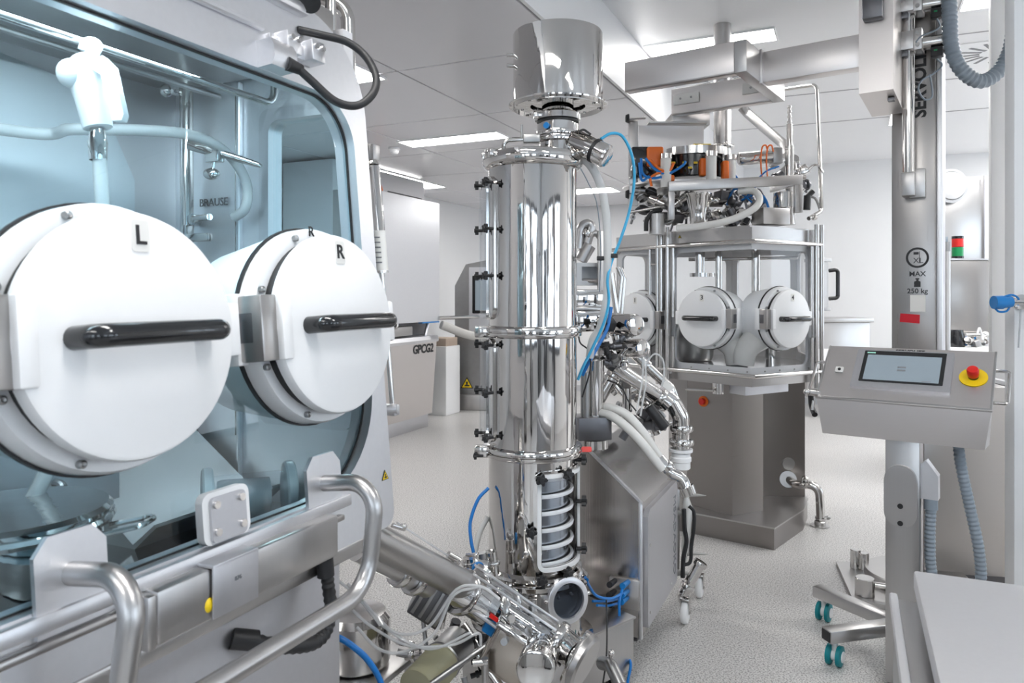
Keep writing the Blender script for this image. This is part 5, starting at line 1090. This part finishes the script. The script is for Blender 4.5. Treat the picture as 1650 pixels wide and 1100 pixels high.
# ================================================================== control panel on a stand
PF = Fr((1.21,2.95,0), Vector((.80,-.60,0)), Vector((.60,.80,0)), Z)
cpn = thing('control_panel', 'sloped steel operator panel with touch screen and red emergency stop on a stand', 'control panel', (1.58,3.02,0))
PW = .585
vs = []; prof = [(0,1.090,0),(.0,1.098,0),(.22,1.286,0),(.225,1.27,0),(.21,.94,.02),(.012,.952,.02)]
for sgn in (0, 1): vs += [PF((PW-i if sgn else i), y, z) for (y, z, i) in prof]
n = len(prof); fs = [list(range(n)), list(range(n, 2*n))] + [(i, (i+1)%n, n+(i+1)%n, n+i) for i in range(n)]
O('housing', MB().add(vs, fs), M['warm'], cpn, ang=20)
ty = Vector((0,.22,.188)); tl = ty.length; tyn = (PF.y*.22+Z*.188)/tl; tn = (Z*.22-PF.y*.188)/tl
TF = Fr(PF(0,0,1.098), PF.x, tyn, tn)
O('lid_edge', MB().box((-.004,-.008,-.006),(PW+.004,.004,.003), TF, .002).box((-.004,0,-.004),(.004,tl,.003), TF, .001).box((PW-.004,0,-.004),(PW+.004,tl,.003), TF, .001), M['satin'], cpn)
hm = O('screen_housing', MB().prism(rrect(.115,.455,.055,.262,.006,3), TF, .0, .014), M['matte'], cpn)
O('screen_bezel', MB().prism(rrect(.142,.43,.085,.255,.003,2), TF, .014, .0152), M['black'], hm)
O('screen', MB().prism([(.156,.095),(.416,.095),(.416,.232),(.156,.232)], TF, .0152, .0158), M['screen'], hm)
O('screen_icon', MB().prism([(.27,.165),(.30,.165),(.30,.173),(.27,.173)], TF, .0158, .0162).prism([(.27,.148),(.30,.148),(.30,.156),(.27,.156)], TF, .0158, .0162).prism([(.36,.098),(.39,.098),(.39,.102),(.36,.102)], TF, .0158, .0162), M['greyink'], hm)
O('maker_plate', MB().prism([(.152,.240),(.182,.240),(.182,.247),(.152,.247)], TF, .0152, .0157), mat('mint print', (.45,.85,.72), .5, 0, noise=.02), hm)
text('lettering', 'SERVOLIFT', .017, Fr(TF(.30,.274,.0008), TF.x, TF.y, TF.z), M['ink'], cpn, sx=1.25, bold=.0006)
es2 = O('stop_plate', MB().cyl(TF(.522,.150,.0), TF(.522,.150,.004), .046, None, 40), M['yellow'], cpn)
O('stop_collar', MB().cyl(TF(.522,.150,.004), TF(.522,.150,.014), .017, None, 24), M['black'], es2)
O('stop_button', MB().lathe([(0,.012),(.017,.012),(.019,.02),(.020,.04),(.017,.046),(0,.047)], Fr(TF(.522,.150,0),TF.x,TF.y,TF.z), 28), M['red'], es2)
kb = O('key_plate', MB().prism(rrect(.045,.075,.135,.165,.004,3), TF, 0, .006), M['paper'], cpn); O('key_hole', MB().cyl(TF(.06,.15,.006), TF(.06,.15,.009), .006), M['ink'], kb)
for (x, o) in ((0,-.045),(PW,.045)):
    O('side_handle', MB().tube(fillet([TF(x,.06,-.03), TF(x+o,.06,-.03), TF(x+o,.22,-.03), TF(x,.22,-.03)], .012), .006, 10), M['polish2'], cpn)
O('side_knob', MB().cyl(at(1302,632,2.93), at(1318,634,2.95), .012).sphere(at(1300,631,2.93), .013, 8).cyl(at(1311,645,2.95), at(1309,660,2.95), .006), M['polish2'], cpn)
# post and arm
SP = Fr((1.502,2.845,0), PF.x, PF.y, Z)
O('post', MB().box((-.06,-.03,.012),(.058,.06,1.0), SP, .006), M['satin'], cpn)
O('base_beam', MB().box((-.05,.0,.08),(.05,.34,.15), SP, .006), M['satin'], cpn)
O('swivel_plate', MB().prism(rrect(-.062,.052,.62,.845,.055,8), Fr(SP.o,SP.x,Z,-SP.y), .03, .046), M['satin'], cpn)
O('swivel_head', MB().lathe([(0,0),(.055,0),(.055,.10),(0,.10)], axisframe(SP(-.005,.055,.80), -SP.y), 28), M['satin'], cpn)
for z_ in (.635,.70): O('hole', MB().cyl(SP(-.005,-.048,z_), SP(-.005,-.044,z_), .010, None, 14), M['ink'], cpn)
O('cable_outlet', MB().prism([(.058,.86),(.075,.875),(.115,.82),(.115,.73),(.058,.73)], Fr(SP.o,SP.x,Z,-SP.y), -.05, .0), M['frame'], cpn)
O('outlet_gland', MB().cyl(SP(.088,.02,.73), SP(.088,.02,.69), .024), M['conduit'], cpn)
ribbed('corrugated_conduit', 'grey corrugated conduit hanging in a loop below the control panel', [SP(.088,.02,.69), SP(.085,.02,.58), SP(.09,.02,.46), SP(.12,.02,.37), SP(.17,.03,.335), SP(.22,.04,.36), SP(.245,.05,.44), SP(.24,.05,.56), SP(.21,.05,.72), SP(.185,.04,.86), SP(.175,.03,.96)], .020, 'conduit', .008)
# legs with teal casters
hub = Vector((1.62,3.09,0))
for (e) in (Vector((1.42,3.46,0)), Vector((1.27,3.0,0)), Vector((1.95,3.35,0)), Vector((1.85,2.85,0))):
    d_ = (e-hub); L = d_.length; d_.normalize(); f = Fr(hub, d_, Vector((-d_.y,d_.x,0)), Z)
    lg = O('leg', MB().box((0,-.03,.10),(L,.03,.15), f, .004), M['satin'], cpn); O('end_cap', MB().box((L,-.024,.105),(L+.003,.024,.145), f), M['rubber'], lg)
    p = hub+d_*(L-.04); nn = Vector((.75,-.66,0))
    for q in (-.020, .020):
        O('caster_wheel', MB().lathe([(0,-.011),(.030,-.011),(.041,-.007),(.041,.007),(.030,.011),(0,.011)], axisframe(p+nn*q+Vector((0,0,.041)), nn), 28), M['teal'], lg)
    O('caster_hub', MB().cyl(p-nn*.034+Vector((0,0,.041)), p+nn*.034+Vector((0,0,.041)), .022, None, 20).cyl(p+Vector((0,0,.041)), p+Vector((0,0,.10)), .012), M['white'], lg)
tag(O('panel_cable', MB().tube(spline([at(1306,635,3.2), at(1308,655,3.2), at(1313,668,3.15)]), .012, 8), M['rubber']), 'black cable stub behind the left edge of the control panel', 'cable')

# ================================================================== right side: cabinet, post, partition, table
cb_ = thing('floor_cabinet', 'tall brushed steel floor cabinet behind the control panel', 'cabinet', (2.35,4.0,0))
cfb = Fr((1.98,3.88,0), Vector((.98,-.18,0)).normalized(), Vector((.18,.98,0)).normalized(), Z)
O('body', MB().box((.16,.0,.06),(.565,.36,1.03), cfb, .006), M['brush'], cb_)
O('gap_strip', MB().box((.567,-.0,.06),(.58,.3,1.03), cfb), M['dark'], cb_)
O('edge_profile', MB().box((.58,-.02,.05),(.615,.34,1.05), cfb, .004), M['frame'], cb_)
O('base', MB().box((.16,.02,0),(.60,.34,.06), cfb), M['dark'], cb_)
stl = thing('white_post', 'white square post at the right edge of the room', 'post', (2.75,4.05,0))
O('shaft', MB().box((-.04,-.04,.01),(.05,.05,ZR), Fr((2.72,4.15,0), V, U, Z), .004), M['paint'], stl)
O('foot', MB().box((-.07,-.07,0),(.08,.08,.012), Fr((2.72,4.15,0), V, U, Z), .002), M['lightgrey'], stl)
prt = struct('wall_partition', MB().box((-.0,0,0),(1.6,.06,ZR), Fr((2.03,3.0,0), (1,0,0), (0,1,0), Z), .004), M['paint'])
vv = thing('sample_valve', 'steel valve with bright blue caps at the right edge', 'valve', at(1632,487,2.9))
O('stem', MB().cyl(at(1650,487,2.92), at(1626,487,2.92), .011).cyl(at(1634,487,2.92), at(1629,487,2.92), .016), M['polish2'], vv)
O('blue_cap', MB().cyl(at(1629,486,2.92), at(1615,487,2.92), .022, .023, 20).cyl(at(1615,487,2.92), at(1601,487,2.92), .027, .026, 24), M['bluep'], vv)
O('cap_strap', MB().tube(spline([at(1603,496,2.92), at(1610,502,2.92), at(1622,501,2.92), at(1628,492,2.92)]), .004, 8).tube(spline([at(1612,480,2.92), at(1630,475,2.92), at(1641,481,2.92), at(1640,492,2.92)]), .004, 8), M['bluep'], vv)
O('wall_rose', MB().lathe([(0,0),(.032,0),(.03,.008),(.012,.012),(0,.012)], axisframe(at(1646,487,2.99), Vector((-.3,-1,0))), 20), M['polish2'], vv)
O('chain', MB().cyl(at(1645,498,2.95), at(1641,560,2.95), .003, None, 6), M['gun'], vv)
# table, lower right
tbl = thing('steel_table', 'satin steel cabinet table in the near right corner', 'table', R(1.6,.75,0))
ta = Fr(at(1472,918,1.77), V, -U, Z); zt_ = ta.o.z
ta = Fr((ta.o.x,ta.o.y,0), V, -U, Z)
O('top', MB().box((0,0,zt_-.045),(1.1,1.4,zt_), ta, .006), M['bright'], tbl)
O('body', MB().box((.03,.03,.08),(1.05,1.36,zt_-.05), ta, .004), M['satin'], tbl)
O('side_rail', MB().box((-.052,.0,zt_-.085),(-.034,1.36,zt_-.06), ta, .005), M['bright'], tbl)
O('rail_web', MB().box((-.044,.01,.08),(.03,1.36,zt_-.07), ta, .004), M['satin'], tbl)
O('plinth', MB().box((.05,.05,0),(1.0,1.3,.08), ta), M['dark'], tbl)

# ================================================================== far background
gp_ = thing('granulator_isolator', 'tall stainless process isolator marked GPCG2 at the far left', 'machine', R(6.9,-4.7,0))
GF = Fr(R(0,-4.30,0), U, Z, V)      # front face (along, up, proud)
O('tall_body', MB().box((5.9,-5.25,.1),(7.62,-4.62,2.84), R, .01), M['bright'], gp_)
O('front_panel', MB().prism(rrect(5.9,7.42,1.20,2.55,.02,4), GF, -.05, .0), M['frame'], gp_)
O('panel_side', MB().box((5.9,-4.62,1.22),(7.40,-4.35,2.53), R), M['satin'], gp_)
O('console', MB().prism([(-4.62,.15),(-4.36,.15),(-4.30,.98),(-4.34,1.0),(-4.62,1.0)], Fr(R(0,0,0),V,Z,U), 5.9, 7.36), M['warm'], gp_)
O('console_lip', MB().prism([(-4.66,.99),(-4.29,.97),(-4.28,1.0),(-4.3,1.04),(-4.66,1.06)], Fr(R(0,0,0),V,Z,U), 5.9, 7.38), M['frame'], gp_)
O('foot_panel', MB().box((5.9,-4.62,0),(7.32,-4.39,.16), R, .004), M['matte'], gp_)
O('dark_bay', MB().box((5.9,-4.64,1.05),(7.38,-4.45,1.21), R), M['dark'], gp_)
O('inner_tray', MB().box((5.9,-4.45,1.06),(6.9,-4.33,1.16), R, .01), M['satin'], gp_)
for q in (6.3,6.55): O('hose_arch', MB().torus(Fr(R(q,-4.34,1.2), U, Z, V), .06, .016, 24, 8), M['polish2'], gp_)
O('blue_edge', MB().box((7.05,-4.35,1.185),(7.42,-4.30,1.20), R), M['bluep'], gp_)
O('drain', MB().tube(fillet([R(6.95,-4.36,1.02), R(7.2,-4.36,1.02), R(7.28,-4.36,1.2)], .06), .02, 10), M['frame'], gp_)
cfm2 = Vector((0,0,0)); ff = Fr(R(7.1,-4.306,.90), U, (Z*.83+V*.06).normalized(), (V*.83-Z*.06).normalized())
text('lettering', 'GPCG2', .135, ff.move(-.02,0,.003), M['ink'], gp_, bold=.004); text('lettering', 'Isolator', .09, ff.move(-.12,-.13,-.003), M['greyink'], gp_)
O('top_beacon', MB().lathe([(0,0),(.05,0),(.05,.03),(.03,.09),(0,.1)], Fr(R(6.35,-4.4,2.55),(1,0,0),(0,1,0),Z), 16), M['orange'], gp_)
O('top_rail', MB().cyl(R(6.5,-4.38,2.57), R(7.15,-4.38,2.57), .014, None, 8), M['dark'], gp_)
hose('process_hose', 'grey hose from the GPCG2 machine toward the column', [R(7.38,-4.25,1.16), R(7.7,-4.0,1.02), R(8.1,-3.7,.99), R(8.5,-3.4,1.0)], .05, 'cone')
tag(O('steel_rod', MB().cyl(R(7.4,-4.3,1.235), R(8.4,-4.3,1.22), .022, None, 12), M['polish2']), 'horizontal steel rod reaching right from the GPCG2 machine', 'rod')
dm = thing('display_cabinet', 'grey machine cabinet with portrait screen beyond the column', 'cabinet', R(8.8,-4.5,0))
DF = frame(R(8.55,-4.72,0), -12)
O('body', MB().prism([(0,.2),(.62,.2),(.62,1.95),(.42,1.95),(.15,1.90),(0,1.62)], Fr(DF.o, DF.x, Z, -DF.y), -.5, 0), M['gun'], dm)
O('door', MB().prism([(.20,.98),(.62,.98),(.62,1.86),(.20,1.86)], Fr(DF.o, DF.x, Z, -DF.y), 0, .03), M['frame'], dm)
O('bezel', MB().prism(rrect(.25,.6,1.26,1.75,.01,2), Fr(DF.o, DF.x, Z, -DF.y), .03, .05), M['black'], dm)
O('screen', MB().prism([(.29,1.30),(.57,1.30),(.57,1.70),(.29,1.70)], Fr(DF.o, DF.x, Z, -DF.y), .05, .055), M['screen'], dm)
O('plinth', MB().box((-.3,-.05,0),(.62,.5,.2), DF, .01), M['satin'], dm)
warning(None, Fr(DF(.165,-.004,.33), DF.x, Z, -DF.y), .085, dm)
tag(O('carton', MB().box((-.2,-.15,.86),(.18,.15,.96), Fr(R(8.2,-4.75,0), V, U, Z), .005), M['tan']), 'small tan carton behind the GPCG2 console', 'carton')
tag(O('white_bin', MB().box((-.22,-.18,.0),(.20,.18,.86), Fr(R(8.2,-4.75,0), V, U, Z), .01), M['paint']), 'white bin under the tan carton beside the display cabinet', 'bin')
# back right: wall cabinet, stack light, console
BR = lambda px, py, d: at(px, py, d)
def backbox(name, label, cat, px0, px1, py0, py1, d, depth, m, bev=.008, rot=None):
    o = at(px0, py1, d); e = at(px1, py0, d); f = Fr((o.x,d,0), (1,0,0), (0,1,0), Z)
    th = thing(name, label, cat, (o.x+(e.x-o.x)/2, d, o.z)); O('body', MB().box((0,0,o.z),(e.x-o.x,depth,e.z), f, bev), M[m], th); return th, f, o, e
th, f, o, e = backbox('wall_cabinet', 'satin steel cabinet high on the far right wall', 'cabinet', 1500, 1588, 284, 418, 7.2, .5, 'satin'); O('door_edge', MB().box((e.x-o.x-.02,-.02,o.z),(e.x-o.x,0,e.z), f), M['frame'], th)
th, f, o, e = backbox('process_cabinet', 'brushed steel cabinet below the stack light', 'cabinet', 1531, 1606, 419, 536, 6.2, .6, 'brush'); O('top_edge', MB().box((0,-.01,e.z),(e.x-o.x,.6,e.z+.015), f), M['frame'], th)
O('lower_body', MB().box((0,.05,.0),(e.x-o.x,.6,o.z), f), M['paint'], th)
O('handle_bar', MB().cyl((o.x+.02,6.17,o.z-.02), (e.x,6.17,o.z-.02), .02, None, 12), M['polish2'], th)
sl = thing('stack_light', 'stack light with red over green lens', 'signal light', at(1543,417,6.1))
q = at(1543,417,6.1); b0 = Fr((at(1543,417,6.3).x,6.3,q.z+.012),(1,0,0),(0,1,0),Z)
O('base', MB().cyl(b0(0,0,0), b0(0,0,.02), .047), M['black'], sl); O('green_lens', MB().cyl(b0(0,0,.02), b0(0,0,.095), .044), M['green'], sl)
O('red_lens', MB().cyl(b0(0,0,.098), b0(0,0,.168), .044), M['red'], sl); O('cap', MB().cyl(b0(0,0,.168), b0(0,0,.19), .046), M['black'], sl)
pl = thing('slim_pole', 'grey pole standing left of the stack light', 'pole', at(1525,556,5.2)); p = at(1525,556,5.2)
O('pole', MB().cyl((p.x,5.2,0), (p.x,5.2,at(1525,405,5.2).z), .025), M['satin'], pl); O('tip', MB().cyl((p.x,5.2,at(1525,405,5.2).z), (p.x,5.2,at(1525,390,5.2).z), .03), M['gun'], pl)
O('bracket', MB().box((-.09,-.02,-.02),(.01,.02,.02), Fr(at(1523,386,5.2),(1,0,0),(0,1,0),Z), .004), M['conduit'], pl)
wd = thing('wall_dome', 'white round dome fitting on the far wall cabinet', 'dome', at(1528,305,7.0))
O('dome', MB().lathe([(0,.10),(.08,.09),(.13,.05),(.14,.0),(0,0)], axisframe(at(1530,300,7.18), Vector((0,-1,0))), 28), M['white'], wd)
O('dome_ring', MB().lathe([(.14,0),(.165,0),(.165,.03),(.14,.035)], axisframe(at(1530,300,7.18), Vector((0,-1,0))), 28), M['lightgrey'], wd)
bt = thing('bench_bottle', 'dark blue bottle on the bench behind the control panel', 'bottle', at(1541,562,5.8))
p = at(1541,562,5.8); O('bottle', MB().lathe([(0,0),(.055,0),(.06,.01),(.06,.11),(.05,.13),(.05,.15),(0,.15)], Fr((p.x,5.8,p.z),(1,0,0),(0,1,0),Z), 24), M['bluep' ] if False else M['black'], bt)
O('bottle_grip', MB().torus(Fr((p.x+.07,5.8,p.z+.06),(1,0,0),Z,(0,1,0)), .028, .009, 16, 8), M['bluep'], bt)
th, f, o, e = backbox('rear_bench', 'pale bench with steel fittings behind the control panel', 'bench', 1500, 1612, 560, 600, 5.7, .5, 'paint'); O('leg_panel', MB().box((0,.1,0),(e.x-o.x,.5,o.z), f), M['lightgrey'], th)
cluster('bench_fittings', 'small steel fittings standing on the rear bench', 12, 1556, 1600, 543, 556, 5.75, 5.95, ('polish2','satin','white'), 13, .015, .03, 'fittings')
th, f, o, e = backbox('low_wall_unit', 'low pale steel unit along the back wall', 'cabinet', 1300, 1402, 519, 640, 9.0, .6, 'satin', .01)
O('worktop', MB().box((-.05,-.04,e.z),(e.x-o.x+.03,.6,e.z+.05), f, .004), M['satin'], th); O('front_recess', MB().box((.1,-.012,o.z+.1),(e.x-o.x-.25,.0,e.z-.32), f), M['paint'], th)
d1 = struct('door_1', MB().box((0,0,0),(.95,.05,2.15), Fr((4.05,5.9,0), Vector((.9,-.42,0)), Vector((.42,.9,0)), Z), .01), M['lightgrey'])
# unseen cupboards added behind the camera to put dark bands in the polished steel
for (s_, t_, w_, h_, lab) in ((-2.6,-3.0,.9,2.1,'added tall dark grey cupboard mirrored at the left of the column'), (-2.9,-1.55,.4,2.5,'added narrow dark grey cupboard mirrored left of the column middle'), (-2.9,-.55,.3,2.5,'added slim dark grey duct mirrored near the column middle'), (-2.9,.95,.3,2.4,'added slim dark grey duct mirrored just right of the column middle'), (-2.5,3.2,.8,2.0,'added dark grey cupboard mirrored right of the column middle'), (-.7,3.9,.5,2.0,'added dark grey cupboard mirrored at the right of the column'), (1.4,4.2,.3,2.4,'added slim dark grey duct mirrored at the far right of the column')):
    th = thing('added_cupboard', lab, 'cupboard', R(s_,t_,0), 'added cupboards behind the viewer')
    O('carcass', MB().box((-.25,-w_/2,.08),(.25,w_/2,h_), Fr(R(s_,t_,0),U,V,Z), .006), M['dark'], th); O('plinth', MB().box((-.23,-w_/2+.02,0),(.23,w_/2-.02,.08), Fr(R(s_,t_,0),U,V,Z)), M['rubber'], th)
    O('door', MB().box((.25,-w_/2+.01,.1),(.268,-.004,h_-.02), Fr(R(s_,t_,0),U,V,Z), .002), M['gun'], th); O('door', MB().box((.25,.004,.1),(.268,w_/2-.01,h_-.02), Fr(R(s_,t_,0),U,V,Z), .002), M['gun'], th)
